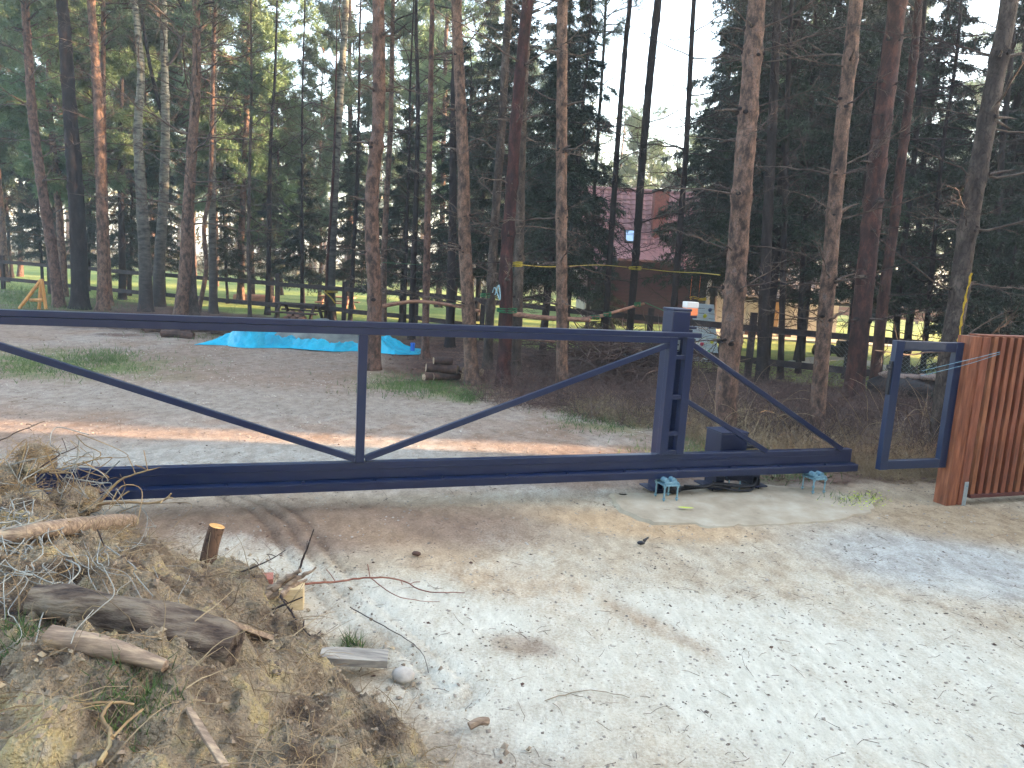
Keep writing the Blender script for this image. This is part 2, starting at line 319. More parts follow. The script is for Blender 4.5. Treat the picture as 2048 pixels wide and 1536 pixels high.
for a_ in [(90, 728, 260, 26, .02, .9), (840, 772, 120, 20, .08, 1.), (1215, 832, 90, 26, .1, .8), (930, 790, 40, 14, 0, .8), (40, 590, 140, 34, .05, 1.), (1520, 905, 230, 22, .0, .5), (620, 672, 170, 12, .0, .5), (700, 1285, 40, 16, 0, .5), (1700, 1000, 60, 12, .1, .5), (1560, 950, 70, 14, 0, .5)]:
    grs = np.maximum(grs, gb(*a_[:5], .6)*a_[5])
col = over(col, lin(98, 110, 66), grs*sstep(.3, .6, n2))
rd_ = rut_d(GX, GY); rm = sum(np.exp(-((rd_-o_)/.026)**2) for o_ in (-.12, 0., .12)); col = col*(1-.38*np.clip(rm, 0, 1)[..., None]); rutm = np.exp(-(rd_/.16)**2)
# lawn beyond the fence (fence line in plan: see FL below)
FL = np.array([(-40., 31.5), (-19.7, 26.5), (-8.7, 21.6), (-2.6, 19.4), (1.0, 16.2), (4.4, 13.9), (7.3, 12.4), (14., 9.6), (40., 2.)])
fy = np.interp(GX, FL[:, 0], FL[:, 1]); lawn = sstep(-.1, .5, GY-fy+.5*(n2-.5))*(1-sstep(70, 90, GY))
lcol = over(np.zeros(GX.shape+(3,))+np.array(lin(118, 138, 76)), lin(150, 160, 94), sstep(.4, .6, fbm(GX*.25, GY*.7, 80)))
col = col*(1-lawn[..., None])+lcol*lawn[..., None]
far = sstep(48, 70, GY)[..., None]; col = col*(1-far)+np.array(lin(100, 92, 66))*far
pth = np.exp(-((GX-(6.5+.32*(GY-14)*1.0))/.45)**2)*sstep(14, 15, GY)*(1-sstep(34, 40, GY)); col = over(col, lin(176, 172, 158), pth*.0)
dust = gb(1600, 1380, 720, 205, .10, .6)*.92
dust = np.maximum(dust, gb(880, 1230, 270, 75, .15)*.9); dust = np.maximum(dust, gb(520, 1110, 150, 28, .25)*.6); dust = np.maximum(dust, gb(1000, 1400, 220, 120, .3)*.8)
dust = dust*(1-.85*gb(1030, 1285, 80, 26, .2))*(1-.6*gb(1500, 1170, 160, 22, .1))*(1-.5*gb(1950, 1120, 150, 26, .1))*(1-.6*gb(1330, 1260, 120, 18, .5))
dust = dust*(1-.35*rutm*np.clip(rm, 0, 1)); dust = np.clip(dust+gb(1260, 990, 300, 18, 0)*.25, 0, 1)
me = g.mesh('ground', None, True) if False else None
def ground_mat():
    m = bpy.data.materials.new('ground_soil'); m.use_nodes = True; n = m.node_tree; N = n.nodes; L = n.links; b = N['Principled BSDF']
    at = N.new('ShaderNodeAttribute'); at.attribute_name = 'zone'; ad = N.new('ShaderNodeAttribute'); ad.attribute_name = 'dust'
    tc = N.new('ShaderNodeTexCoord')
    def noise(sc, det, stretch=(1, 1, 1), rz=0, ro=.65):
        mp = N.new('ShaderNodeMapping'); mp.inputs['Scale'].default_value = stretch; mp.inputs['Rotation'].default_value = (0, 0, rz); L.new(tc.outputs['Object'], mp.inputs[0])
        q = N.new('ShaderNodeTexNoise'); q.inputs['Scale'].default_value = sc; q.inputs['Detail'].default_value = det; q.inputs['Roughness'].default_value = ro; L.new(mp.outputs[0], q.inputs['Vector']); return q.outputs[0]
    def mr(v, a, b_, c=0, d=1):
        q = N.new('ShaderNodeMapRange'); q.inputs['From Min'].default_value = a; q.inputs['From Max'].default_value = b_; q.inputs['To Min'].default_value = c; q.inputs['To Max'].default_value = d; L.new(v, q.inputs[0]); return q.outputs[0]
    def mix(f, a, b_, mode='MIX'):
        q = N.new('ShaderNodeMixRGB'); q.blend_type = mode
        for k, v in ((0, f), (1, a), (2, b_)):
            if isinstance(v, (int, float)): q.inputs[k].default_value = v
            elif isinstance(v, tuple): q.inputs[k].default_value = (*v, 1)
            else: L.new(v, q.inputs[k])
        return q.outputs[0]
    def math_(op, a, b_):
        q = N.new('ShaderNodeMath'); q.operation = op
        for k, v in ((0, a), (1, b_)):
            if isinstance(v, (int, float)): q.inputs[k].default_value = v
            else: L.new(v, q.inputs[k])
        return q.outputs[0]
    big = noise(2.2, 8); mid = noise(8, 9, (1, .7, 1), .75, .7); fine = noise(70, 6); grit = noise(240, 3)
    c = mix(mr(mid, .38, .62), mix(1., at.outputs['Color'], (.76, .72, .69), 'MULTIPLY'), mix(1., at.outputs['Color'], (1.12, 1.11, 1.10), 'MULTIPLY'))
    c = mix(mr(fine, .3, .7), mix(1., c, (.72, .70, .68), 'MULTIPLY'), mix(1., c, (1.22, 1.22, 1.2), 'MULTIPLY'))
    # pale lime dust breaks up into patches, streaks and specks
    st = noise(4.5, 9, (1, .35, 1), .9, .7)
    f = math_('ADD', ad.outputs['Fac'], math_('MULTIPLY', math_('SUBTRACT', math_('ADD', big, st), 1.0), 1.5)); f = math_('ADD', f, math_('MULTIPLY', math_('SUBTRACT', fine, .5), 1.2))
    f = math_('MULTIPLY', mr(f, .04, .95), mr(ad.outputs['Fac'], .02, .2))
    d = mix(mr(noise(26, 8, (1, .4, 1), .9, .7), .32, .66), lin(184, 177, 160), lin(214, 208, 192))
    c = mix(math_('MULTIPLY', f, .92), c, d)
    vo = N.new('ShaderNodeTexVoronoi'); vo.inputs['Scale'].default_value = 31; vo.inputs['Randomness'].default_value = 1; L.new(tc.outputs['Object'], vo.inputs['Vector'])
    dv = math_('ADD', vo.outputs['Distance'], math_('MULTIPLY', fine, .5)); sp = math_('MULTIPLY', mr(dv, .42, .30), mr(mid, .52, .60)); c = mix(math_('MULTIPLY', sp, .5), c, lin(112, 96, 84))
    sk = mr(noise(30, 6, (1, .22, 1), .95, .75), .60, .68); c = mix(math_('MULTIPLY', math_('MULTIPLY', sk, mr(big, .4, .6)), .55), c, lin(120, 106, 94))
    sp2 = mr(grit, .62, .72); c = mix(math_('MULTIPLY', sp2, .5), c, lin(86, 78, 74))
    L.new(c, b.inputs['Base Color']); b.inputs['Roughness'].default_value = .95; b.inputs['Specular IOR Level'].default_value = .15
    h = math_('ADD', math_('MULTIPLY', noise(19, 8), .35), math_('MULTIPLY', fine, .42)); h = math_('ADD', h, math_('MULTIPLY', grit, .16))
    bp = N.new('ShaderNodeBump'); bp.inputs['Distance'].default_value = .03; bp.inputs['Strength'].default_value = .9; L.new(h, bp.inputs['Height']); L.new(bp.outputs[0], b.inputs['Normal'])
    return m
SOIL = ground_mat()
gme = g.mesh('ground', SOIL, True)
def vcol(me, name, arr):
    a = me.color_attributes.new(name, 'FLOAT_COLOR', 'POINT'); c = np.ones((len(arr), 4), np.float32)
    c[:, :3] = arr if arr.ndim == 2 else arr[:, None]; a.data.foreach_set('color', c.ravel())
vcol(gme, 'zone', col.reshape(-1, 3)); vcol(gme, 'dust', dust.ravel())
tag(link('ground', gme), kind='structure')
# concrete footing under gate machinery
g = Geo(); P = [G(1232, 992), G(1500, 972), G(1690, 985), G(1760, 1006), G(1700, 1038), G(1530, 1048), G(1380, 1046), G(1262, 1030)]
P = smoothpath(P+[P[0]], .06)[:-1]; P = P+np.stack([.09*(fbm(P[:, 0]*3, P[:, 1]*3, 7)-.5), .12*(fbm(P[:, 0]*4, P[:, 1]*4, 8)-.5), 0*P[:, 0]], 1)*2+RNG.normal(0, .008, P.shape); n_ = len(P); ctr = P.mean(0)
T_ = P.copy(); T_[:, 2] = .006; B_ = P+(P-ctr)*.03; B_[:, 2] = -.03; i_ = np.arange(n_)
In = ctr+(T_-ctr)*.9; In[:, 2] = .009
V = np.vstack([B_, T_, In, [[ctr[0], ctr[1], .010]]]); j_ = (i_+1) % n_
g.add(V, np.stack([i_, j_, j_+n_, i_+n_], 1)); g.add(V, np.stack([i_+n_, j_+n_, j_+2*n_, i_+2*n_], 1)); g.add(V, np.stack([i_+2*n_, j_+2*n_, np.full(n_, 3*n_)], 1))
CONC = M('dusty_concrete', [lin(138, 124, 105), lin(156, 143, 123), lin(170, 160, 142)], 5, 8, rough=.92, bump=.004)
o = part('concrete_footing', g, CONC, None, True); tag(o, kind='structure')
# ------------------------------------------------------------------ sliding gate
gate = empty('sliding_gate', W(-1.4, .03, .17), 'long dark blue steel sliding gate frame with diagonal braces across the drive', 'gate')
ZT0, ZT1 = 1.243, 1.33; SL, SR = -5.35, 1.86
g = Geo(); gbox(g, SL, .17, -.03, .03, 1.292, ZT1); part('top_rail', g, STEEL, gate, bevel=.003)
g = Geo(); gbox(g, SL, -.10, -.025, .03, ZT0, 1.290); part('lower_top_rail', g, STEEL, gate, bevel=.003)
g = Geo(); gbox(g, -4.42, SR-.02, .0, .06, .232, .350); part('bottom_beam', g, STEEL, gate, bevel=.003)
g = Geo(); gbox(g, -4.42, 1.7, -.004, -.001, .297, .301); part('weld_seam', g, STEEL, gate)
g = Geo()                                                   # C profile that runs on the carriages
gbox(g, -4.42, SR, -.072, .065, .222, .229); gbox(g, -4.42, SR, -.072, -.067, .168, .2215); gbox(g, -4.42, SR, .060, .065, .168, .2215)
gbox(g, -4.42, SR, -.0665, -.018, .168, .173); gbox(g, -4.42, SR, .028, .0595, .168, .173); part('track_profile', g, STEEL, gate, bevel=.002)
g = Geo(); gbox(g, SR-.002, SR+.004, -.05, .06, .174, .2215); part('end_cap', g, STEELD, gate)
for i, s in enumerate(np.arange(-4.3, 1.8, .485)):
    g = Geo(); tube(g, [W(s, -.045, .2285), W(s, -.045, .236)], .012, 6, True); tube(g, [W(s, -.045, .2355), W(s, -.045, .241)], .006, 6, True)
    part('track_bolt', g, STEELD, gate)
g = Geo(); gbox(g, -2.495, -2.435, -.018, .028, .351, ZT0-.001); part('upright', g, STEEL, gate, bevel=.003)
for a_, b_, t_ in (((-4.95, 1.245), (-2.50, .375), .042), ((-2.43, .375), (-.105, 1.228), .042), ((.10, 1.245), (1.72, .352), .042), ((.075, .80), (.93, .352), .040)):
    g = Geo(); gbar(g, a_, b_, -.014, .024, t_); part('diagonal_brace', g, STEEL, gate, bevel=.003)
for s0 in (-.108, .040):
    g = Geo(); gbox(g, s0, s0+.068, -.028, .032, .351, 1.2915); part('ladder_upright', g, STEEL, gate, bevel=.003)
for z in (1.118, .80, .505, .352):
    g = Geo(); gbox(g, -.039, .039, -.022, .026, z, z+.032); part('rung', g, STEEL, gate, bevel=.002)
# guide post behind the ladder
post = empty('guide_post', W(.05, .14, 0), 'square dark blue steel guide post standing behind the gate ladder frame', 'post')
g = Geo(); gbox(g, -.035, .125, .085, .245, -.02, 1.49); part('column', g, STEEL, post, bevel=.006)
g = Geo(); gbox(g, -.040, .130, .080, .250, 1.4905, 1.512); part('cap', g, STEEL, post, bevel=.006)
g = Geo(); gbox(g, .1265, .20, .10, .20, 1.35, 1.37); gbox(g, .1265, .165, .10, .19, 1.30, 1.345); gbox(g, .1265, .19, .11, .16, 1.27, 1.285); part('guide_bracket', g, STEELD, post, bevel=.002)
g = Geo(); gbox(g, .0, .045, .078, .0845, 1.17, 1.262); part('rating_plate', g, GALV, post)
for k, (z, s) in enumerate(((1.25, .004), (1.225, .018), (1.20, .006), (1.18, .022))):
    g = Geo(); gbox(g, s, s+.016, .0745, .0775, z-.006, z+.004); part('plate_mark', g, BLACKP, post)
g = Geo(); gbox(g, -.10, .16, .06, .27, .020, .032); part('base_plate', g, STEELD, post, bevel=.002)
lamp = empty('warning_lamp', W(.15, .17, 1.38), 'small orange and white signal lamp fixed to the top of the guide post', 'lamp')
ORG = M('orange_lens', [(.80, .22, .08), (.9, .28, .12)], 5, 2, rough=.3); WHT = M('white_plastic', [(.55, .52, .50), (.62, .6, .58)], 5, 2, rough=.35)
g = Geo(); gbox(g, .132, .235, .16, .235, 1.455, 1.515); part('orange_lens', g, ORG, lamp, bevel=.004)
g = Geo(); gbox(g, .130, .237, .158, .237, 1.5155, 1.565); part('white_cap', g, WHT, lamp, bevel=.006)
g = Geo(); gbox(g, .135, .232, .165, .23, 1.435, 1.4545); part('lamp_base', g, STEELD, lamp)
pc = empty('photocell', W(.17, .12, 1.22), 'small black sensor with looped cable beside the ladder top of the gate', 'sensor')
g = Geo(); gbox(g, .135, .19, .08, .12, 1.21, 1.275); part('housing', g, BLACKP, pc, bevel=.004)
g = Geo(); tube(g, smoothpath([W(.16, .09, 1.21), W(.2, .08, 1.17), W(.26, .10, 1.16), W(.27, .11, 1.19), W(.2, .12, 1.2), W(.15, .12, 1.14)], .02), .006, 6); part('cable', g, BLACKP, pc, True)
# carriages
def carriage(s, n, label, rz_=0):
    t = empty('roller_carriage', W(s, n, .02), label, 'carriage', 'zinc plated gate carriages on threaded rods')
    g = Geo(); gbox(g, s-.072, s+.072, n-.078, n+.078, .130, .140); part('plate', g, ZINC, t, bevel=.001)
    for a in (-1, 1):
        for b in (-1, 1):
            g = Geo(); tube(g, [W(s+a*.058, n+b*.065, .0), W(s+a*.058, n+b*.065, .158)], .0065, 8)
            r = part('threaded_rod', g, ZINC, t)
            g = Geo(); tube(g, [W(s+a*.058, n+b*.065, .1402), W(s+a*.058, n+b*.065, .151)], .012, 6); tube(g, [W(s+a*.058, n+b*.065, .118), W(s+a*.058, n+b*.065, .1295)], .012, 6); part('nut', g, ZINC, r)
            g = Geo(); tube(g, [W(s+a*.058, n+b*.065, .022), W(s+a*.058, n+b*.065, .030)], .014, 6); part('floor_nut', g, ZINC, r)
    for k in (-.034, .034):
        g = Geo(); tube(g, [W(s+k, n-.045, .164), W(s+k, n+.045, .164)], .024, 14); part('roller', g, ZINC, t, bevel=.001)
    g = Geo(); gbox(g, s-.06, s+.06, n-.064, n-.054, .1405, .163); gbox(g, s-.06, s+.06, n+.054, n+.064, .1405, .163); part('roller_bracket', g, ZINC, t, bevel=.002)
carriage(-.05, -.085, 'pale blue zinc carriage on threaded rods at the foot of the guide post')
carriage(1.39, -.085, 'pale blue zinc carriage on threaded rods below the narrow end of the gate')
# motor
mo = empty('gate_motor', W(.72, .2, .02), 'dark boxy gate motor on legs behind the bottom beam', 'motor')
g = Geo(); gbox(g, .565, .83, .13, .36, .20, .475); part('housing', g, STEELD, mo, bevel=.008)
g = Geo(); gbox(g, .56, .835, .125, .365, .4755, .487); part('lid', g, STEELD, mo, bevel=.004)
g = Geo(); gbox(g, .79, .96, .14, .24, .340, .372); part('release_cover', g, BLACKP, mo, bevel=.008)
for s0, s1 in ((.50, .60), (.86, .95)):
    g = Geo(); hexa(g, [W(s0+.01, .06, .0), W(s1-.02, .06, .0), W(s1-.02, .22, .0), W(s0+.01, .22, .0), W(s0, .06, .199), W(s1, .06, .199), W(s1, .22, .199), W(s0, .22, .199)]); part('leg', g, STEELD, mo, bevel=.004)
g = Geo(); gbox(g, .605, .855, .05, .24, .09, .199); part('bracket', g, STEELD, mo)
for s, n in ((.47, .05), (.62, .04), (.70, -.0), (.93, .05), (.52, .24), (.97, .2)):
    g = Geo(); tube(g, [W(s, n, .0), W(s, n, .10)], .006, 6); b_ = part('anchor_bolt', g, ZINC if n < .05 else BLACKP, mo)
g = Geo(); gbox(g, .42, .63, .02, .26, .030, .042); gbox(g, .84, 1.0, .02, .26, .030, .042); part('foot_plate', g, STEELD, mo, bevel=.002)
for k in range(4):
    g = Geo(); q = RNG.normal(0, .01, (6, 3)); base = [W(.12+.01*k, .02, .03+.016*k), W(.28, .03-.03*k, .05+.016*k), W(.45, -.01, .075+.004*k), W(.62, -.03+.01*k, .045+.01*k), W(.80, -.02, .05+.012*k), W(.9, .05, .10)]
    P = smoothpath(np.array(base)+q, .004); R = .0075+.0018*np.sign(np.sin(np.arange(len(P))*math.pi/1.5+.3)); tube(g, P, R, 7)
    o = part('cable_conduit', g, BLACKP, None, True); tag(o, ['black corrugated conduit lying lowest between guide post and motor', 'second black corrugated conduit up between guide post and motor', 'third black corrugated conduit up between guide post and motor', 'topmost black corrugated conduit between guide post and motor'][k], 'cable', 'conduits running from guide post to motor')
g = Geo(); blob(g, W(.07, .02, .06), .05, 3, 2, .15, (1.5, 1, 1)); gbox(g, .0, .11, .0, .07, .03, .12); o = part('cable_junction', g, BLACKP, None, False, .004); tag(o, 'dark junction box on the ground inside the left carriage', 'box')
# wicket frame
N0 = -.50
wf = empty('wicket_gate', W(1.95, N0, .17), 'empty blue steel wicket frame hinged on the timber post', 'gate')
g = Geo(); gbox(g, 1.638, 1.716, N0-.02, N0+.03, .310, 1.366); part('left_stile', g, WICK, wf, bevel=.003)
g = Geo(); gbox(g, 2.269, 2.347, N0-.02, N0+.03, .310, 1.366); part('right_stile', g, WICK, wf, bevel=.003)
g = Geo(); gbox(g, 1.7165, 2.2685, N0-.018, N0+.028, 1.286, 1.364); part('top_rail', g, WICK, wf, bevel=.003)
g = Geo(); gbox(g, 1.7165, 2.2685, N0-.018, N0+.028, .312, .384); part('bottom_rail', g, WICK, wf, bevel=.003)
g = Geo(); gbox(g, 1.72, 2.15, N0-.0215, N0-.0185, 1.30, 1.358); part('protective_strip', g, M('grey_film', [(.035, .04, .06), (.055, .06, .08)], 8, 3, rough=.6), wf)
g = Geo(); gbox(g, 1.621, 1.637, N0-.01, N0+.02, .93, 1.20); part('lock_plate', g, BLACKP, wf, bevel=.002)
g = Geo(); gbox(g, 1.600, 1.620, N0-.012, N0+.022, 1.135, 1.17); tube(g, [W(1.62, N0, 1.15), W(1.593, N0, 1.15)], .014, 8); part('latch', g, BLACKP, wf, bevel=.002)
for z in (.36, 1.28):
    g = Geo(); gbox(g, 2.3475, 2.372, N0-.005, N0+.02, z, z+.05); part('hinge', g, BLACKP, wf, bevel=.002)
# timber fence with vertical slats
tf = empty('slatted_fence', W(3.2, -.57, 0), 'red brown timber fence panel of close vertical slats on a wide post', 'fence')
NF = -.575
g = Geo(); gbox(g, 2.350, 2.465, NF, NF+.13, -.03, 1.425); part('post', g, WOODR, tf, bevel=.003, label='darker timber end post')
g = Geo(); gbox(g, 2.4665, 2.548, NF-.012, NF+.02, .0, 1.424); part('cover_board', g, WOODR, tf, bevel=.003)
g = Geo(); gbox(g, 2.468, 4.66, NF-.005, NF+.125, 1.427, 1.440); part('top_board', g, WOODR, tf, bevel=.002)
sl = Geo(); gbox(sl, -.0235, .0235, -.012, .065, .085, 1.4255)
ori = W(0, NF, 0); slm = None
for k in range(23):
    s = 2.612+k*.088
    o_ = W(s, NF, 0)
    if slm is None:
        slm = sl.mesh('slat', WOODR, False, W(0, 0, 0)); 
    o = link('slat', slm, tf, o_-worigin(tf)); o.rotation_euler = (0, 0, RNG.normal(0, .01))
    b = o.modifiers.new('bevel', 'BEVEL'); b.width = .002; b.segments = 1
g = Geo(); gbox(g, 2.568, 4.66, NF+.108, NF+.12, .085, 1.42); part('gap_shade_sheet', g, M('gap_shade_dark', [lin(22, 9, 9), lin(36, 16, 13)], 9, 5, (3, 3, .3), rough=.7), tf)  # near-black sheet behind the slats, gap shade put into its colour
g = Geo(); gbox(g, 2.575, 4.66, NF-.03, NF+.07, .058, .0845); part('bottom_angle', g, M('brown_steel', [lin(70, 36, 34), lin(96, 56, 50)], 9, 5, rough=.5), tf, bevel=.002)
g = Geo(); gbox(g, 2.505, 2.548, NF-.018, NF-.013, -.03, .20); br = part('steel_bracket', g, GALV, tf, bevel=.001)
g = Geo(); tube(g, [W(2.527, NF-.019, .165), W(2.527, NF-.024, .165)], .007, 6); part('bracket_bolt', g, ZINC, br)
g = Geo()
for dz in (0, .012): tube(g, smoothpath([D(1842, 742+dz*800, 6.0), D(1935, 720+dz*700, 5.98), D(2000, 704+dz*300, 5.96)], .05), .0022, 5)
o = part('wire', g, ZINC, None); tag(o, 'two thin pale blue wires stretched from slatted fence across the wicket frame', 'wire')
# ------------------------------------------------------------------ mound of soil and roots
ax_ = np.concatenate([np.arange(-7.5, -3.6, .06), np.arange(-3.6, .4, .0125)]); ay_ = np.concatenate([np.arange(.3, 1.4, .05), np.arange(1.4, 4.45, .0125)])
X_, Y_ = np.meshgrid(ax_, ay_); Z_ = mound_h(X_, Y_); nX, nY = len(ax_), len(ay_)
idx = (np.arange(nY-1)[:, None]*nX+np.arange(nX-1)[None]).ravel(); F_ = np.stack([idx, idx+1, idx+nX+1, idx+nX], 1)
keep = (Z_.ravel()[F_].max(1) > -.022); g = Geo(); g.add(np.stack([X_.ravel(), Y_.ravel(), Z_.ravel()], 1), F_[keep])
MSOIL = M('mound_soil', [lin(50, 40, 36), lin(114, 97, 80), lin(158, 142, 118), lin(184, 164, 118), lin(174, 164, 146)], 4.5, 12, rough=.95, bump=.045, bscale=85, pos=[.30, .42, .54, .63, .72])
o = part('soil_mound', g, MSOIL, None, True, at=(0, 0, 0)); tag(o, kind='structure')
def on_mound(n, pad=0.0, xlo=-3.6, ylo=1.2):
    out = []
    while len(out) < n:
        x = RNG.uniform(xlo, .4, 4000); y = RNG.uniform(ylo, 4.4, 4000); d = -mound_d(x, y); k = d > pad
        out += list(np.stack([x[k], y[k], mound_h(x[k], y[k])], 1))
    return np.array(out[:n])
def strands(g, P, L, R, K=7, curl=.5, up=.3, sides=3, flat=.55):
    N = len(P); d = RNG.normal(size=(N, 3)); d[:, 2] = np.abs(d[:, 2])*up; d /= np.linalg.norm(d, axis=1, keepdims=True)
    pts = np.zeros((N, K, 3)); pts[:, 0] = P; st = (np.broadcast_to(L, (N,))/(K-1))[:, None]
    for k in range(1, K):
        d = d+RNG.normal(size=(N, 3))*curl*np.array([1, 1, flat]); d[:, 2] -= .06*k*.5; d /= np.linalg.norm(d, axis=1, keepdims=True)
        pts[:, k] = pts[:, k-1]+d*st
    R = np.broadcast_to(R, (N,))[:, None]*np.linspace(1, .45, K)[None]
    V, F = tubes(pts, R, sides); g.add(V, F)
def drape(P, lift=0.006):
    z = mound_h(P[..., 0], P[..., 1]); P[..., 2] = np.maximum(P[..., 2], z+lift); return P
# fine fibres, dry stalks and crumbs all over it
g = Geo(); P = on_mound(5500); strands(g, P+[0, 0, .002], RNG.uniform(.03, .14, len(P)), RNG.uniform(.0006, .0018, len(P)), 6, .5, .35)
o = part('root_fibres', g, ROOTB, None); tag(o, 'fine brown root fibres and straw matted over the soil mound', 'roots', kind='stuff')
g = Geo(); P = on_mound(1700); strands(g, P+[0, 0, .004], RNG.uniform(.06, .30, len(P)), RNG.uniform(.0009, .0028, len(P)), 6, .2, .5)
o = part('dry_stalks', g, DRYG, None); tag(o, 'pale dry stalks strewn over the soil mound', 'stalks', kind='stuff')
def scatter_bits(g, P, r, sq=(1, 1, .7)):
    base = np.array([(1, 0, 0), (-1, 0, 0), (0, 1, 0), (0, -1, 0), (0, 0, 1), (0, 0, -1)], float); f = np.array([(0, 2, 4), (2, 1, 4), (1, 3, 4), (3, 0, 4), (2, 0, 5), (1, 2, 5), (3, 1, 5), (0, 3, 5)])
    N = len(P); s = RNG.uniform(.6, 1.4, (N, 6, 3)); a = RNG.uniform(0, 6.28, N); ca, sa = np.cos(a), np.sin(a)
    V = base[None]*s*np.array(sq)*np.broadcast_to(r, (N,))[:, None, None]
    x = V[..., 0]*ca[:, None]-V[..., 1]*sa[:, None]; y = V[..., 0]*sa[:, None]+V[..., 1]*ca[:, None]
    V = np.stack([x, y, V[..., 2]+(V[..., 0]+V[..., 1])*RNG.normal(0, .25, (N, 1))], -1)+P[:, None, :]
    g.add(V.reshape(-1, 3), (f[None]+(np.arange(N)*6)[:, None, None]).reshape(-1, 3))
g = Geo(); P = on_mound(15000); r = .0025+.011*RNG.random(len(P))**4; scatter_bits(g, P, r)
o = part('soil_clods', g, CLOD, None); tag(o, 'crumbled clods of sandy soil on the mound', 'soil', kind='stuff')
g = Geo(); d_ = RNG.normal(0, 1, (2500, 2)); P = np.stack([RNG.uniform(-2.4, .5, 2500), RNG.uniform(1.9, 4.6, 2500)], 1); dd = -mound_d(P[:, 0], P[:, 1]); P = P[(dd < .05) & (dd > -.35*RNG.random(len(P)))]
P = np.column_stack([P, np.full(len(P), .0)]); scatter_bits(g, P, .003+.014*RNG.random(len(P))**3)
o = part('loose_crumbs', g, CLOD, None); tag(o, 'loose soil crumbs rolled out along the edge of the mound', 'soil', kind='stuff')
g = Geo()
for (px_, py_, n_, r_) in ((270, 1345, 90, .10), (215, 1400, 50, .08), (60, 1270, 70, .07), (20, 1290, 70, .06), (300, 1400, 100, .08), (255, 1430, 60, .07)):
    c_ = hit(px_, py_); P = c_+np.column_stack([RNG.normal(0, r_*.6, n_), RNG.normal(0, r_*.6, n_), np.zeros(n_)]); P[:, 2] = mound_h(P[:, 0], P[:, 1])
    blades(g, P, np.column_stack([RNG.normal(0, .6, n_), RNG.normal(0, .6, n_), np.ones(n_)]), RNG.uniform(.03, .09, n_), .004)
o = part('moss_tuft', g, GRASS, None); tag(o, 'small green tufts of moss and grass growing on the soil mound', 'moss', kind='stuff')
# logs on the mound
def log(name, pts, rad, m, label, cat='log', endm=None, sides=18, rough=.12, seed=0, group=None, lumps=0, taper=1):
    t = empty(name, np.mean(pts, 0), label, cat, group)
    P = smoothpath(pts, .03); K = len(P); R = np.interp(np.linspace(0, 1, K), np.linspace(0, 1, len(rad)), rad)
    V, F = tubes(P, R[None], sides); V = V.reshape(K, sides, 3); th = np.arange(sides)/sides*6.28
    nz = fbm((np.arange(K)*.25)[:, None]+0*th, (np.cos(th)*1.5+np.sin(th)*.7)[None]+seed+0*np.arange(K)[:, None], seed, 4)
    c = P[:, None, :]; V = c+(V-c)*(1+rough*2*(nz-.5))[..., None]
    g = Geo().add(V.reshape(-1, 3), F); part('bark', g, m, t, True)
    for k, s in ((0, -1), (K-1, 1)):
        dr = (P[k]-P[k-s])/np.linalg.norm(P[k]-P[k-s]); cc = V[k].mean(0)+dr*.01*RNG.random()
        ring = cc+(V[k]-cc)*.55+RNG.normal(0, R[k]*.05, (sides, 3)); VV = np.vstack([V[k], ring, [cc]]); i_ = np.arange(sides); j_ = (i_+1) % sides
        g = Geo().add(VV, np.stack([i_, j_, j_+sides, i_+sides], 1)); g.add(VV, np.stack([i_+sides, j_+sides, np.full(sides, 2*sides)], 1)); part('cut_end', g, endm or WOODB, t)
    return t
LOGB = M('rotten_log_bark', [lin(40, 31, 28), lin(86, 72, 62), lin(126, 112, 96), lin(104, 96, 88)], 9, 12, (.5, 2.0, 2.0), rough=.95, bump=.05, pos=[.36, .46, .58, .7])
a_, b_ = hit(70, 1225), hit(470, 1330)
log('rotten_log', [a_+[0, 0, .05], a_*.6+b_*.4+[0, 0, .065], b_+[0, 0, .055]], [.052, .066, .070, .078, .07], LOGB, 'thick rotten grey log lying across the soil mound', seed=2, rough=.34, endm=LOGB)
a_, b_ = hit(100, 1290), hit(330, 1345)
log('split_branch', [a_+[0, 0, .03], (a_+b_)/2+[0, 0, .035], b_+[0, 0, .02]], [.03, .034, .03, .02], WOODB, 'short split branch with orange broken end below the rotten log', 'branch', seed=5, rough=.3)
a_ = D(-40, 1082, hit(-20, 1082)[1]-.10); b_ = D(262, 1042, hit(240, 1060)[1]-.02); m__ = D(120, 1056, hit(120, 1060)[1]-.12)
log('peeled_log', [a_, m__, b_], [.034, .04, .042, .05, .044], WOODB, 'peeled log with sawn end sticking out of the root tangle', seed=7, rough=.05, endm=WOODP)
a_ = hit(412, 1125); b_ = D(434, 1052, a_[1]+.02)
log('stake', [a_-[0, 0, .05], a_*.5+b_*.5, b_], [.045, .040, .040], M('stake_bark', [lin(52, 40, 36), lin(104, 80, 64), lin(130, 104, 82)], 7, 8, (1, 1, .5), rough=.95, bump=.006, vor=.4, vscale=14), 'short sawn stake leaning out of the top of the soil mound', 'stake', seed=9, endm=M('fresh_cut', [lin(190, 134, 76), lin(222, 172, 110)], 12, 5, rough=.8), rough=.06)
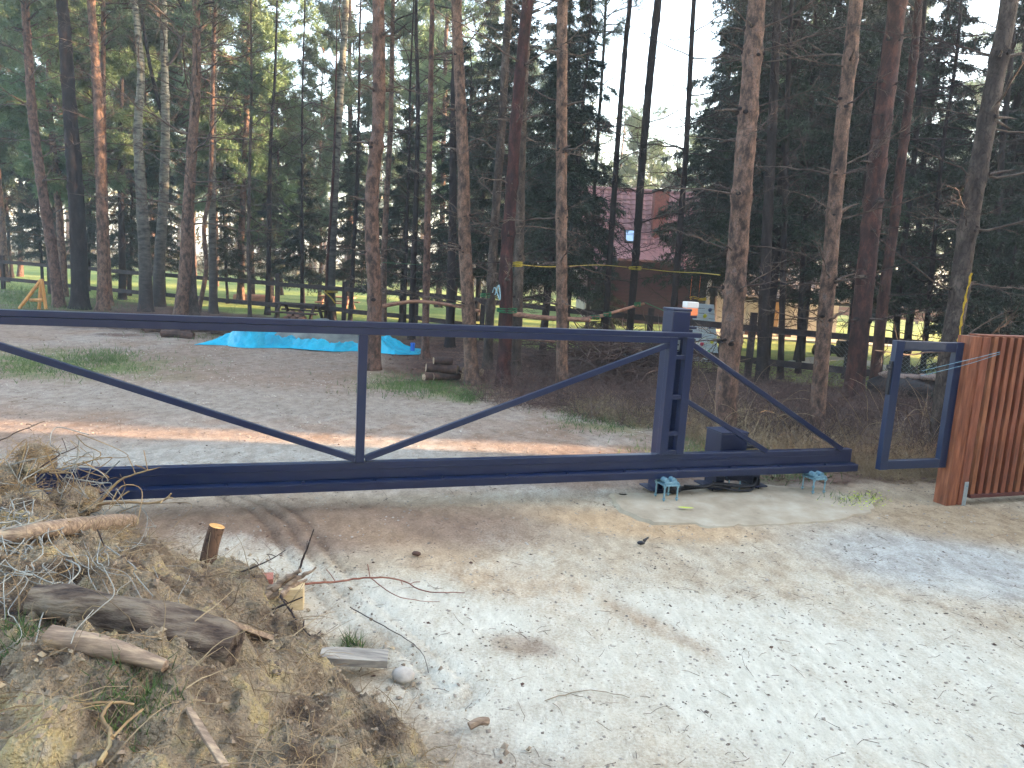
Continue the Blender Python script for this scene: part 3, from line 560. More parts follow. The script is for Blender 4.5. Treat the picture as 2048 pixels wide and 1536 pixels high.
def plank(px0, py0, px1, py1, Y0, Y1, wd, th, m, label, tilt=0, lift=0, name='plank', cat='plank'):
    a = D(px0, py0, Y0)+[0, 0, lift]; b = D(px1, py1, Y1)+[0, 0, lift]; d = (b-a)/np.linalg.norm(b-a); sd_ = np.cross(d, [0, 0, 1]); sd_ /= np.linalg.norm(sd_); sd_ = sd_*math.cos(tilt)+np.array([0, 0, 1])*math.sin(tilt); up = np.cross(sd_, d)
    g = Geo(); n_ = 12; V = []
    for k in range(n_):
        t = k/(n_-1); c = a+(b-a)*t; wv = wd*(1-.35*max(0, .14-t)/.14+.02*math.sin(k*2.3))
        V += [c-sd_*wv/2, c+sd_*wv/2, c+sd_*wv/2+up*th, c-sd_*wv/2+up*th]
    F = []
    for k in range(n_-1):
        for j in range(4): F.append((4*k+j, 4*k+(j+1) % 4, 4*k+4+(j+1) % 4, 4*k+4+j))
    F += [(3, 2, 1, 0), (4*n_-4, 4*n_-3, 4*n_-2, 4*n_-1)]; g.add(V, F); o = part(name, g, m, None, False, .002); tag(o, label, cat); return o
p0 = G(640, 1318, .06); p1 = G(775, 1322, .05)
plank(640, 1318, 775, 1325, p0[1], p1[1], .10, .034, WOODG, 'grey weathered plank end lying at the edge of the soil mound')
p0 = hit(448, 1262); p1 = hit(535, 1300)
plank(448, 1265, 540, 1298, p0[1], p1[1]-.02, .05, .02, WOODB, 'dark brown board half buried on top of the soil mound', .5, .03)
p0 = hit(400, 1470)
plank(375, 1440, 450, 1560, hit(375, 1440)[1], hit(450, 1530)[1]-.06, .022, .010, WOODB, 'narrow brown lath lying at the near foot of the soil mound', .2, .03)
# broken chunk, pale block, brick, stone
c_ = G(555, 1175, .10)
t = empty('wood_chunk', c_, 'splintered chunk of pale wood standing at the edge of the soil mound', 'wood')
for k, (q0, q1, r_) in enumerate((((515, 1205), (600, 1140), .036), ((540, 1195), (632, 1136), .022), ((525, 1200), (590, 1150), .03), ((560, 1190), (612, 1160), .022))):
    a_ = D(*q0, c_[1]-.02*k); b_ = D(*q1, c_[1]+.03*k); P = smoothpath([a_, (a_+b_)/2+[0, 0, .01], b_], .02)
    g = Geo(); tube(g, P+RNG.normal(0, .003, P.shape), np.linspace(r_, r_*.25, len(P))*RNG.uniform(.8, 1.2, len(P)), 7); part('splinter', g, WOODB, t)
c_ = G(578, 1212, .0); g = Geo(); box(g, c_[0]-.05, c_[0]+.07, c_[1]-.03, c_[1]+.05, -.01, .105); o = part('timber_block', g, WOODP, None, bevel=.004); o.rotation_euler = (0, 0, .2); tag(o, 'pale square timber block beside the splintered chunk', 'block')
c_ = G(536, 1172, .05); g = Geo(); box(g, c_[0]-.10, c_[0]+.0, c_[1]+.03, c_[1]+.12, -.01, .07); o = part('brick', g, M('red_brick', [lin(150, 92, 80), lin(178, 120, 102)], 9, 7, rough=.9, bump=.003), None, bevel=.004); o.rotation_euler = (.0, 0, .3); tag(o, 'pinkish brick half hidden behind the splintered wood chunk', 'brick')
g = Geo(); blob(g, G(806, 1358)+[0, 0, .018], .042, 4, 3, .22, (1.15, .85, .75)); o = part('stone', g, STONE, None, True); tag(o, 'rounded pale stone on the ground beside the grey plank end', 'stone')
g = Geo(); a_ = G(938, 1462); b_ = G(975, 1452); tube(g, smoothpath([a_+[0, 0, .02], (a_+b_)/2+[0, 0, .03], b_+[0, 0, .02]], .01), [.012]*3+[.018]*99 if False else .016, 7); o = part('bark_scrap', g, WOODB, None); tag(o, 'brown scrap of bark on the pale dusty ground', 'bark')
g = Geo(); blob(g, G(832, 1110)+[0, 0, .01], .02, 8, 2, .3, (1.5, .9, .7)); o = part('clod', g, DARKLIT, None, True); tag(o, 'single reddish clod on the brown earth in front of the gate', 'clod')
g = Geo(); blob(g, G(1282, 1089)+[0, 0, .012], .02, 12, 2, .3, (1.3, .8, .7)); tube(g, [G(1288, 1086)+[0, 0, .015], G(1296, 1083)+[0, 0, .03]], [.012, .004], 6); o = part('pine_cone', g, BLACKP, None, True); tag(o, 'small black cone lying on the sandy ground below the left carriage', 'cone')
# long twigs
def twig(pts, r0, r1, m, label, cat='branch', side=0, name='twig'):
    P = smoothpath(pts, .03); g = Geo(); tube(g, P+RNG.normal(0, .0015, P.shape), np.linspace(r0, r1, len(P)), 6)
    t = empty(name, P[0], label, cat); part('stem', g, m, t, True)
    if side:
        for k in RNG.integers(2, len(P)-2, side):
            dv = RNG.normal(size=3); dv[2] = abs(dv[2]); dv /= np.linalg.norm(dv); L_ = RNG.uniform(.03, .12)
            g = Geo(); tube(g, smoothpath([P[k], P[k]+dv*L_*.5, P[k]+dv*L_+[0, 0, -.01]], .02), [r1*1.2]*1+[r1]*2 if False else r1, 4); part('side_shoot', g, m, t)
    return t
REDT = M('red_twig', [lin(84, 48, 42), lin(124, 78, 64), lin(150, 110, 90)], 9, 5, rough=.8)
twig([G(592, 1170, .10), G(680, 1162, .07), G(740, 1155, .06), G(800, 1160, .03), G(850, 1182, .008), G(930, 1185, .008)], .0065, .0022, REDT, 'long reddish brown twig reaching from the wood chunk over the pale dust', side=5)
twig([G(742, 1156, .06), G(790, 1190, .02), G(850, 1203, .006), G(880, 1204, .006)], .003, .0014, REDT, 'thin fork of a twig lying below the long reddish twig')
twig([G(580, 1180, .08), G(605, 1120, .2), D(628, 1058, 3.5)], .007, .003, TWIG, 'dark twig standing upright from the splintered wood chunk', side=3)
twig([D(470, 1260, 3.3), D(545, 1220, 3.3), D(605, 1195, 3.25)], .006, .003, TWIGD, 'dark crossed twig at the right edge of the soil mound', side=4)
twig([D(560, 1190, 3.35), D(600, 1250, 3.2), D(650, 1300, 3.05)], .0055, .003, TWIGD, 'dark twig sloping down from the wood chunk to the plank', side=3)
twig([D(480, 1145, 3.6), D(530, 1125, 3.6), D(572, 1100, 3.6)], .005, .002, TWIG, 'short twig poking up behind the splintered wood chunk', side=4)
twig([G(700, 1215, .004), G(790, 1265, .004), G(840, 1300, .004), G(858, 1345, .004)], .003, .0016, TWIG, 'curved thin twig lying on the dusty tyre tracks')
twig([hit(268, 1232)+[0, 0, .02], D(225, 1130, 3.1), D(195, 1060, 3.25)], .0055, .0035, TWIGD, 'straight dark stick leaning against the root tangle', 'stick', name='stick')
twig([G(1090, 1400, .003), G(1180, 1380, .003), G(1260, 1395, .003)], .002, .001, DRYG, 'pale straw lying on the white dust in the foreground', 'straw', name='straw')
twig([D(190, 1020, 3.7), D(215, 985, 3.72), D(250, 955, 3.74), D(320, 935, 3.76)], .008, .0025, ROOTB, 'thick pale root arching over the left end of the gate beam', 'root', side=3, name='root')
twig([D(195, 1010, 3.6), D(230, 1005, 3.6), D(300, 1006, 3.62), D(328, 1000, 3.64), D(342, 988, 3.64)], .009, .004, ROOTB, 'crooked yellowish root sticking out towards the tyre tracks', 'root', side=3, name='root')
twig([hit(200, 1540)+[0, 0, .02], hit(225, 1490)+[0, 0, .02], hit(205, 1450)+[0, 0, .02], hit(225, 1425)+[0, 0, .03], hit(270, 1420)+[0, 0, .02]], .007, .004, ROOTB, 'yellowish bent root lying on the near foot of the soil mound', 'root', side=3, name='root')
twig([D(-10, 885, 3.6), D(40, 862, 3.7), D(90, 842, 3.8)], .004, .002, TWIG, 'thin dark twig rising at the far left above the root tangle', side=2)
twig([D(80, 935, 3.5), D(110, 915, 3.55), D(160, 890, 3.6)], .004, .002, TWIG, 'thin twig rising out of the root tangle towards the gate beam', side=2)
# root tangle: big pale roots looping in front of the mound
rt = empty('root_tangle', hit(110, 1060), 'tangle of pale grey roots heaped on the left end of the soil mound', 'roots')
def rootline(px_, py_, dy, n_, lift, r, sx=34, sy=20):
    P = []
    for k in range(n_):
        c = hit(px_, min(py_, 1560)); d = (c-O)/np.linalg.norm(c-O); P.append(c-d*(lift*(.35+.65*math.sin(k/(n_-1)*3.14))+.015)); px_ += RNG.normal(0, sx); py_ += dy+RNG.normal(0, sy)
    P = smoothpath(P, .02); V, F = tubes(P, np.linspace(r, r*.5, len(P))[None], 6); return V, F
for k in range(70):
    g = Geo(); g.add(*rootline(RNG.uniform(-30, 260), RNG.uniform(940, 1080), RNG.uniform(-12, 42), RNG.integers(5, 9), RNG.uniform(.04, .26), RNG.uniform(.002, .0044))); part('root', g, ROOT if k % 5 else ROOTB, rt, True)
for k in range(22):
    g = Geo(); g.add(*rootline(RNG.uniform(-30, 120), RNG.uniform(950, 1150), RNG.uniform(-12, 12), RNG.integers(5, 8), RNG.uniform(.03, .2), RNG.uniform(.0013, .0028), 55, 24)); part('root', g, ROOT, rt, True)
for k in range(16):
    a = np.array([RNG.uniform(20, 250), RNG.uniform(900, 1020)]); P = [D(*(a+RNG.normal(0, 34, 2)+[i_*4, i_*3]), 3.5+RNG.normal(0, .06)) for i_ in range(6)]
    P = smoothpath(P, .02); g = Geo().add(*tubes(P, np.linspace(.0028, .0014, len(P))[None], 6)); part('root', g, ROOT if k % 2 else ROOTB, rt, True)
# root ball (soil clod with roots) at the far left
rb = empty('root_ball', D(0, 960, 3.9), 'brown soil clogged root ball on top of the mound at the far left', 'root ball')
for k, (a_, b_, c_, r_) in enumerate(((-10, 945, 3.95, .15), (70, 905, 4.0, .085), (150, 985, 3.9, .10), (40, 1000, 3.8, .14), (215, 1075, 3.75, .08), (170, 1100, 3.6, .10))):
    g = Geo(); blob(g, D(a_, b_+r_*180, c_), r_, k+20, 4, .6, (1.2, 1, .8)); part('soil_clump', g, MSOIL, rb, True)
    c0 = D(a_, b_+r_*180, c_); n_ = 260; v = RNG.normal(size=(n_, 3)); v[:, 2] = np.abs(v[:, 2])*.8; v /= np.linalg.norm(v, axis=1, keepdims=True)
    g = Geo(); strands(g, c0+v*r_*np.array([1.1, .9, .75]), RNG.uniform(.04, .2, n_), RNG.uniform(.0006, .002, n_), 7, .6, 1.); part('fibre', g, ROOTB, rb, kind='stuff')
# paint marks and scraps by the footing
LIME = M('lime_paint', [lin(150, 160, 60), lin(190, 200, 84)], 20, 5, rough=.8)
for q, r_, lb in (((1370, 1022), .05, 'fluorescent yellow paint mark on the concrete footing'),):
    c_ = G(*q); g = Geo(); V = [[c_[0]+math.cos(t)*r_*RNG.uniform(.7, 1.2)*1.2, c_[1]+math.sin(t)*r_*.35, .0285] for t in np.arange(14)/14*6.28]; V.append([c_[0], c_[1], .0285]); g.add(V, [(i, (i+1) % 14, 14) for i in range(14)]); o = part('paint_mark', g, LIME, None); tag(o, lb, 'paint mark')
g = Geo()
for k in range(260):
    c_ = G(RNG.normal(1725, 32), RNG.normal(1000, 8)+0)+[0, 0, .006]; a_ = RNG.uniform(0, 6.28); b_ = .012
    V = [c_+[math.cos(a_)*b_, math.sin(a_)*b_, .004], c_+[math.cos(a_+2)*b_*.6, math.sin(a_+2)*b_*.6, .0], c_+[math.cos(a_+4)*b_*.6, math.sin(a_+4)*b_*.6, .008]]; g.add(V, [(0, 1, 2)])
o = part('painted_chippings', g, LIME, None); tag(o, 'lime coloured painted chippings beside the concrete footing', 'chippings', kind='stuff')
# ------------------------------------------------------------------ shared tree pieces
def make_branch(seed, K=9, nside=10, droop=-.15, r0=.009):
    r = np.random.default_rng(seed); g = Geo()
    x = np.linspace(0, 1, K); y = np.cumsum(r.normal(0, .012, K)); z = np.cumsum(r.normal(0, .012, K))+droop*x**2
    P = np.stack([x, y-y[0], z-z[0]], 1); g.add(*tubes(P[None], np.linspace(r0, r0*.22, K)[None], 5))
    sp = []
    for k in range(nside):
        t = r.uniform(.18, .97); b = np.array([np.interp(t, x, P[:, i]) for i in range(3)]); a = r.choice([-1, 1])*r.uniform(.5, 1.1); L = (1-t*.7)*r.uniform(.15, .42)
        d = np.array([math.cos(a), math.sin(a), r.normal(0, .25)]); q = [b]
        for j in range(4): d = d+r.normal(0, .09, 3); q.append(q[-1]+d/np.linalg.norm(d)*L/4)
        sp.append(q)
        for m_ in range(2):
            j = r.integers(1, 4); e = d+r.normal(0, .6, 3); q2 = [q[j]]
            for _ in range(4): e = e+r.normal(0, .12, 3); q2.append(q2[-1]+e/np.linalg.norm(e)*L*.12)
            sp.append(q2)
    if sp: g.add(*tubes(np.array(sp), np.linspace(r0*.36, r0*.12, 5)[None], 3))
    return g
BR = [make_branch(100+i, nside=[10, 14, 7, 16, 12, 5][i], droop=[-.18, .05, -.3, -.1, .15, .1][i]).mesh('dead_branch', TWIG, True) for i in range(6)]
BRD = []
for b in BR: c = b.copy(); c.materials.clear(); c.materials.append(TWIGD); BRD.append(c)
STUB = make_branch(77, 5, 0, -.1, .09).mesh('stub', TWIG, True)
def tuft(g, P, n, L, Wd, D0=None, spread=1.0):
    N = len(P); d = RNG.normal(size=(N, n, 3))*spread
    if D0 is not None: d = d+D0[:, None, :]
    d = d.reshape(-1, 3); blades(g, np.repeat(P, n, 0)+RNG.normal(0, L*.25, (N*n, 3)), d, RNG.uniform(.6, 1.2, N*n)*L, Wd)
def pine_crown(seed, z0, z1, R, nl, nt=18, nb=12, L=.13, Wd=.016, top=True):
    """limbs with needle tufts; crown fills z0..z1 round the axis"""
    r = np.random.default_rng(seed); gl = Geo(); gf = Geo(); limbs = []; tw = []; TP = []; TD = []
    for k in range(nl):
        t = (k+r.random())/nl; z = z0+(z1-z0)*t; a = r.uniform(0, 6.28); Rl = R*(.35+.65*math.sin(math.pi*min(1, .25+.75*(1-t))))*r.uniform(.6, 1.1)
        d = np.array([math.cos(a), math.sin(a), r.uniform(.0, .5)+.5*t]); q = [np.array([0, 0, z])]
        for j in range(6): d = d+r.normal(0, .14, 3)+[0, 0, -.03]; q.append(q[-1]+d/np.linalg.norm(d)*Rl/6)
        q = np.array(q); limbs.append(q)
        for m_ in range(nt):
            s = r.uniform(.35, 1.0)*6; i = min(int(s), 5); b = q[i]+(q[i+1]-q[i])*(s-i); e = r.normal(size=3)+[0, 0, .2]; e += (q[i+1]-q[i])/np.linalg.norm(q[i+1]-q[i])*.8; e /= np.linalg.norm(e)
            l = r.uniform(.15, .5)*Rl*.4+.1; tw.append([b, b+e*l*.5+r.normal(0, .03, 3), b+e*l]); TP.append(b+e*l); TD.append(e); TP.append(b+e*l*.6); TD.append(e)
    gl.add(*tubes(np.array(limbs), np.linspace(.028, .008, 7)[None]*R/2.2, 4)); gl.add(*tubes(np.array(tw), np.array([.008, .006, .004])[None], 3))
    TP = np.array(TP); TD = np.array(TD); tuft(gf, TP, nb, L, Wd, TD*.7, .7)
    return gl, gf
def spruce(seed, H, R, zlow=.5, needle_n=15, dense=1.0):
    r = np.random.default_rng(seed); gl = Geo(); gf = Geo(); z = zlow; limbs = []; tws = []; NP_ = []; ND = []
    while z < H*.985:
        t = z/H; Rl0 = R*(1-t)**.75*min(1, .55+t*3); n = r.integers(5, 8)
        for k in range(n):
            a = r.uniform(0, 6.28); Rl = max(.15, Rl0*r.uniform(.45, 1.25)); q = []
            zk = z+r.normal(0, .16)
            for j in range(6): u_ = j/5; q.append([math.cos(a)*Rl*u_, math.sin(a)*Rl*u_, zk+Rl*(.10*u_-.42*u_*u_+.14*u_**3)+r.normal(0, .015)])
            q = np.array(q); limbs.append(q); nt = int((8+Rl*16)*dense)
            for m_ in range(nt):
                s = r.uniform(.12, 1)*5; i = min(int(s), 4); b = q[i]+(q[i+1]-q[i])*(s-i); sd_ = r.choice([-1, 1]); aa = a+sd_*r.uniform(.5, 1.3); l = r.uniform(.2, .55)*(.35+.65*min(1, Rl/1.5))*(1.15-s/5*.6)
                e = np.array([math.cos(aa), math.sin(aa), r.uniform(-1.6, -.05)]); e /= np.linalg.norm(e); tws.append([b, b+e*l*.5, b+e*l-np.array([0, 0, .06*l])])
                tt = np.linspace(.05, 1, needle_n)[:, None]; NP_.append(b+e*l*tt+r.normal(0, .012, (needle_n, 3))); ND.append(e[None]*.6+r.normal(0, .55, (needle_n, 3)))
        z += r.uniform(.22, .38)*(1 if t > .1 else 1.2)
    gl.add(*tubes(np.array(limbs), np.linspace(.020, .005, 6)[None], 3)); gl.add(*tubes(np.array(tws)[::3], np.array([.006, .004, .003])[None], 3))
    NP_ = np.concatenate(NP_); ND = np.concatenate(ND); blades(gf, NP_, ND, RNG.uniform(.08, .16, len(NP_)), .026)
    return gl, gf
def straight_trunk(H, r0, r1, seed, bend=.12, sides=9):
    r = np.random.default_rng(seed); z = np.linspace(0, H, 26); x = bend*np.sin(z/H*5+r.random()*6)+np.cumsum(r.normal(0, .02, 26)); y = bend*np.cos(z/H*4+r.random()*6); P = np.stack([x-x[0], y-y[0], z], 1)
    R = np.interp(z, [0, .3, H*.6, H], [r0*1.35, r0, r0*.62, r1]); g = Geo(); V, F = tubes(P[None], R[None], sides, (0, 1, 0)); g.add(V, F); return g
PC = []
for i, (z0, z1, R) in enumerate(((0, 5.5, 2.3), (0, 6.5, 2.0), (0, 5, 2.6))):
    a, b = pine_crown(200+i, z0, z1, R, 46); PC.append((a.mesh('crown_limbs', TWIGD, True), b.mesh('crown_needles', NPINE)))
BP = []                                                    # whole background pines: trunk, limbs, needles
for i in range(5):
    H = [15, 17, 13.5, 16, 12][i]; a, b = pine_crown(300+i, H*.26, H*.99, 2.5, 76, 28, 17, .21, .033)
    BP.append((H, straight_trunk(H, .13, .03, 400+i).mesh('trunk', PINEO, True), a.mesh('crown_limbs', TWIG, True), b.mesh('crown_needles', NPINE if i < 3 else NPINEY)))
SPR = []
for i, (H, R, zl, dn) in enumerate(((9.5, 2.0, 1.9, 1.), (11.5, 2.3, 2.2, 1.), (6.0, 1.5, 1.2, 1.1), (13, 2.4, 2.8, .95), (4.2, 1.3, .7, 1.2))):
    a, b = spruce(500+i, H, R, zl, 15, dn); SPR.append((H, straight_trunk(H, .06+.004*H, .015, 600+i, .08).mesh('trunk', DARKB, True), a.mesh('limbs', TWIGD, True), b.mesh('needles', NSPR)))
BARK = {'G': PINEG, 'O': PINEO, 'R': PINER, 'D': DARKB, 'B': BIRCH}
kg = Geo(); blob(kg, (0, 0, 0), 1, 5, 2, .5, (1, 1, .8)); KNOT = kg.mesh('knot', DARKB, True)
def add_knots(t, P, R, zs, rng):
    base = np.array(t.location)
    for z in zs:
        k = int(np.argmin(np.abs(P[:, 2]-z))); r_k = np.interp(k, np.arange(len(R)), R)
        for j in range(rng.integers(3, 6)):
            a = rng.uniform(0, 6.28); s = r_k*rng.uniform(.13, .3)
            link('knot', KNOT, t, P[k]-base+[math.cos(a)*r_k*.97, math.sin(a)*r_k*.97, rng.normal(0, .025)], (0, 0, a), (s*.7, s*1.2, s))
            if rng.random() < .55: link('stub', STUB, t, P[k]-base+[math.cos(a)*r_k*.9, math.sin(a)*r_k*.9, rng.normal(0, .02)], (0, rng.uniform(-.6, .1), a), rng.uniform(.10, .30))
def add_branches(t, P, R, zs, rng, n=3, L=(.6, 1.6), dark=False, elev=(-.1, .5)):
    base = np.array(t.location)
    for z in zs:
        k = int(np.argmin(np.abs(P[:, 2]-z))); a0 = rng.uniform(0, 6.28)
        for j in range(n):
            a = a0+j*6.28/n+rng.normal(0, .5); l = rng.uniform(*L); me_ = (BRD if dark else BR)[rng.integers(0, 6)] if l > .28 else STUB
            link('branch', me_, t, P[k]-base+[0, 0, rng.normal(0, .03)], (rng.uniform(0, 6.28), -rng.uniform(*elev), a), (l, l*rng.uniform(.9, 1.2), l*rng.uniform(.9, 1.2)) if l > .28 else l)
def tree(name, kind, label, base, wd, path, Y=None, top=None, H=13.5, whorl=.62, zb=(1.0, 6.5), n=3, L=(.5, 1.5), crown=0, crown_at=None, cat='tree', group=None, dark=False, flare=1.35, seed=None, wtop=.6):
    Yb = Y if Y else G(*base)[1]; seed = seed if seed is not None else int(base[0]*7+path[-1][0]); r = np.random.default_rng(seed)
    pts = [D(*base, Yb)]; pts[0][2] = min(pts[0][2], 0) if Y is None else -.02
    if Y: pts[0] = D(*base, Yb); pts[0][2] = 0; 
    for q in path: pts.append(D(q[0], q[1], Yb+r.normal(0, .02)))
    d = pts[-1]-pts[-2]; d /= np.linalg.norm(d); d = d*.6+np.array([0, 0, 1])*.4; d /= d[2]
    zt = pts[-1][2]; ntop = max(1, int((H-zt)/1.5))
    if H > zt+.5:
        for k in range(1, ntop+1): pts.append(pts[-1]+d*(H-zt)/ntop+np.array([*r.normal(0, .05, 2), 0]))
    P = smoothpath([pts[0]-np.array([0, 0, .12])]+pts, .11); K = len(P)
    r0 = wd*.84/2/FPX*np.linalg.norm(D(*base, Yb)-O); z = P[:, 2]
    R = np.interp(z, [0, zt, H+.01], [r0, r0*wtop, r0*.18 if H > zt+.5 else r0*wtop*.8])*(1+(flare-1)*np.exp(-np.maximum(z, 0)/.16))
    whs = np.arange(zb[0]+r.uniform(0, .4), H*.62, whorl); whs = whs+r.normal(0, .08, len(whs))
    for q in whs: R = R*(1+.2*np.exp(-((z-q)/.045)**2))
    sides = 16; V, F = tubes(P[None], R[None], sides, (0, 1, 0)); V = V.reshape(K, sides, 3); th = np.arange(sides)/sides*6.28
    nz = fbm((z*5)[:, None]+0*th, (np.cos(th)*2+np.sin(th)*1.3)[None]+seed+0*z[:, None], seed % 97, 3); c = P[:, None, :]; V = c+(V-c)*(1+.16*(nz-.5))[..., None]
    t = empty(name, (pts[0][0], pts[0][1], 0), label, cat, group)
    g = Geo().add(V.reshape(-1, 3), F); part('trunk', g, BARK[kind], t, True, at=(pts[0][0], pts[0][1], 0))
    add_branches(t, P, R, [q for q in whs if zb[0] <= q <= zb[1]], r, n, L, dark)
    if Yb < 14 and kind != 'D' and wd > 24: add_knots(t, P, R, [q for q in whs if q < 8], r)
    if crown:
        zc = crown_at if crown_at else max(H-6.2, 6.8); k = int(np.argmin(np.abs(z-zc))); li, ne = PC[seed % 3]; loc = P[k]-np.array(t.location); s = (H-P[k][2])/6.0*crown
        link('crown_limbs', li, t, loc, (0, 0, 0), (s, s, s)); link('crown_needles', ne, t, loc, (0, 0, 0), (s, s, s))
        t.children[-1]['kind'] = 'stuff'; t.children[-2]['kind'] = 'stuff'
    return t, P
# ------------------------------------------------------------------ the trees along the drive, each one traced in its own place
T = tree
T('pine_tree', 'O', 'slim leftmost pine leaning left behind the gate rail, orange up high', (118, 614), 22, [(104, 500), (85, 380), (66, 240), (56, 100), (50, 0)], zb=(1.6, 9), crown=1, H=13, n=4, L=(.8, 2.2))
T('pine_tree', 'D', 'thick dark scaly conifer trunk, second from the left', (160, 617), 34, [(157, 480), (148, 330), (137, 180), (128, 40), (124, 0)], zb=(3, 9), crown=1, H=14, L=(.5, 1.3), dark=True)
T('pine_tree', 'O', 'reddish pine just right of the thick dark scaly trunk', (206, 620), 24, [(206, 500), (201, 350), (196, 200), (186, 60), (182, 0)], zb=(3, 9), crown=1, H=14)
T('pine_tree', 'O', 'thin orange pine rising close beside the reddish pine', (219, 606), 14, [(212, 480), (208, 330), (206, 180), (207, 0)], zb=(3, 9), crown=.8, H=13, Y=21.5)
T('birch_tree', 'B', 'birch with dark fissured foot and pale upper stem', (292, 622), 28, [(290, 520), (283, 400), (276, 260), (282, 140), (270, 0)], zb=(3.5, 10), crown=0, H=12, n=2, L=(.8, 2.2), cat='tree', whorl=.9, wtop=.36, flare=1.3)
tb, Pb = T('birch_tree', 'B', 'forked birch with white banded stem and dark side limb', (318, 612), 24, [(319, 520), (327, 400), (331, 250), (329, 130), (327, 0)], zb=(4, 10), H=13, n=2, L=(.8, 2.4), whorl=.9, wtop=.5)
k = int(np.argmin(np.abs(Pb[:, 2]-D(330, 250, Pb[0][1])[2]))); g = Geo(); q = smoothpath([Pb[k], D(316, 200, Pb[0][1]), D(296, 110, Pb[0][1]), D(280, 0, Pb[0][1]), D(268, -120, Pb[0][1])], .15); tube(g, q, np.linspace(.06, .03, len(q)), 8); part('limb', g, DARKB, tb, True)
g = Geo(); q = smoothpath([Pb[k]+[0, 0, 1.6], D(352, 110, Pb[0][1]), D(385, 20, Pb[0][1]), D(400, -90, Pb[0][1])], .15); tube(g, q, np.linspace(.045, .02, len(q)), 8); part('limb', g, BIRCH, tb, True)
T('pine_tree', 'O', 'pine with orange upper stem and long bare branches reaching right', (360, 638), 28, [(372, 520), (376, 420), (384, 300), (393, 150), (392, 0)], zb=(2, 10), H=13, n=4, L=(1.2, 2.8), whorl=.5, crown=1, wtop=.5)
T('pine_tree', 'G', 'grey pine stem standing close right of the long branched pine', (389, 640), 20, [(384, 560), (380, 470)], Y=18.7, H=4.6, zb=(9, 9.5), wtop=.8)
T('pine_tree', 'O', 'crooked thin orange pine stem bent above the lawn fence', (395, 628), 10, [(412, 540), (408, 455), (420, 380), (424, 250), (428, 80), (430, 0)], Y=19.6, zb=(3, 9), H=12, crown=.8)
T('birch_tree', 'B', 'birch with black foot behind the crooked orange stem', (427, 620), 18, [(425, 500), (424, 380), (427, 200), (430, 0)], Y=21, zb=(3.5, 10), H=12, n=2, L=(.7, 2.), whorl=.9)
T('young_pine', 'G', 'thin grey sapling between the lawn fence posts left of the tarp', (500, 632), 9, [(497, 500), (499, 350), (503, 200)], Y=19, zb=(1.5, 8), H=8.5, n=3, L=(.5, 1.4), crown=.5, crown_at=5)
T('birch_tree', 'B', 'birch with yellow strap standing beside a thin red stem', (662, 642), 22, [(662, 540), (668, 400), (678, 220), (688, 80), (692, 0)], zb=(4.5, 10), H=13, n=3, L=(.8, 2.3), whorl=.8)
T('young_pine', 'R', 'thin red stem hugging the birch with the yellow strap', (651, 640), 7, [(655, 520), (665, 380), (669, 280), (672, 150)], Y=20.5, zb=(2.5, 6), H=8, n=2, L=(.3, .9))
T('pine_tree', 'O', 'big crooked pine right of the tarp heap, purplish grey bark', (745, 738), 35, [(749, 600), (744, 470), (745, 370), (756, 260), (758, 150), (757, 40), (755, -60)], zb=(.9, 7.5), H=14, n=3, L=(.35, 1.1), crown=1, wtop=.72, whorl=.8)
T('pine_tree', 'O', 'slim orange pine seen just behind the big crooked pine', (768, 640), 15, [(768, 520), (773, 400), (781, 250), (785, 60), (786, 0)], Y=19, zb=(3, 9), H=13, crown=.9)
T('pine_tree', 'O', 'thin straight pine with its foot beside the blue canister', (850, 716), 18, [(852, 600), (855, 450), (860, 250), (863, 80), (864, 0)], zb=(1.2, 8), H=12.5, L=(.4, 1.1), crown=.9, wtop=.55)
T('spruce_tree', 'D', 'dark bare trunk between the thin straight pine and the leaning pine', (899, 700), 22, [(901, 600), (905, 450), (907, 250), (912, 60)], Y=16, zb=(1.5, 8), H=12, dark=True, crown=.9, L=(.5, 1.5))
T('pine_tree', 'O', 'leaning pine with knotty grey brown trunk behind the small log stack', (944, 768), 33, [(938, 640), (929, 470), (927, 350), (921, 200), (914, 60), (912, -40)], zb=(.9, 7), H=14, L=(.35, 1.3), crown=1, wtop=.66, whorl=.72)
T('spruce_tree', 'G', 'mossy greenish trunk wrapped with green cord', (975, 740), 22, [(981, 600), (990, 440), (1003, 260), (1012, 100), (1018, 0)], Y=12.8, zb=(1, 8), H=13, L=(.5, 1.5), crown=.9, wtop=.75)
T('pine_tree', 'R', 'dark red pine in the middle with a cord loop at its foot', (1006, 772), 33, [(1012, 640), (1012, 540), (1022, 400), (1031, 260), (1045, 100), (1056, 0)], zb=(1.2, 7), H=14, L=(.4, 1.5), crown=1, wtop=.72, whorl=.75)
T('pine_tree', 'G', 'grey trunk hidden close behind the dark red pine', (1030, 750), 26, [(1036, 600), (1040, 420), (1044, 260), (1052, 90), (1060, 0)], Y=12.3, zb=(1.2, 7), H=13, L=(.4, 1.3), dark=True)
T('pine_tree', 'O', 'straight light brown pine left of the red roofed house', (1124, 782), 27, [(1124, 640), (1123, 480), (1123, 320), (1124, 140), (1126, 0)], zb=(.9, 7.5), H=14, L=(.4, 1.5), crown=1, wtop=.86, whorl=.72)
T('dead_tree', 'D', 'thin dark stem crossing the left part of the red roof', (1210, 700), 15, [(1214, 600), (1224, 450), (1238, 250), (1252, 80), (1260, 0)], Y=15.2, zb=(1.5, 5), H=11, dark=True, L=(.6, 1.6), wtop=.7)
T('dead_tree', 'D', 'dark stem with yellow cord knot in front of the skylight', (1256, 700), 17, [(1266, 580), (1274, 480), (1284, 330), (1302, 130), (1316, 0)], Y=15, zb=(1.5, 5), H=11.5, dark=True, L=(.6, 1.8), wtop=1.)
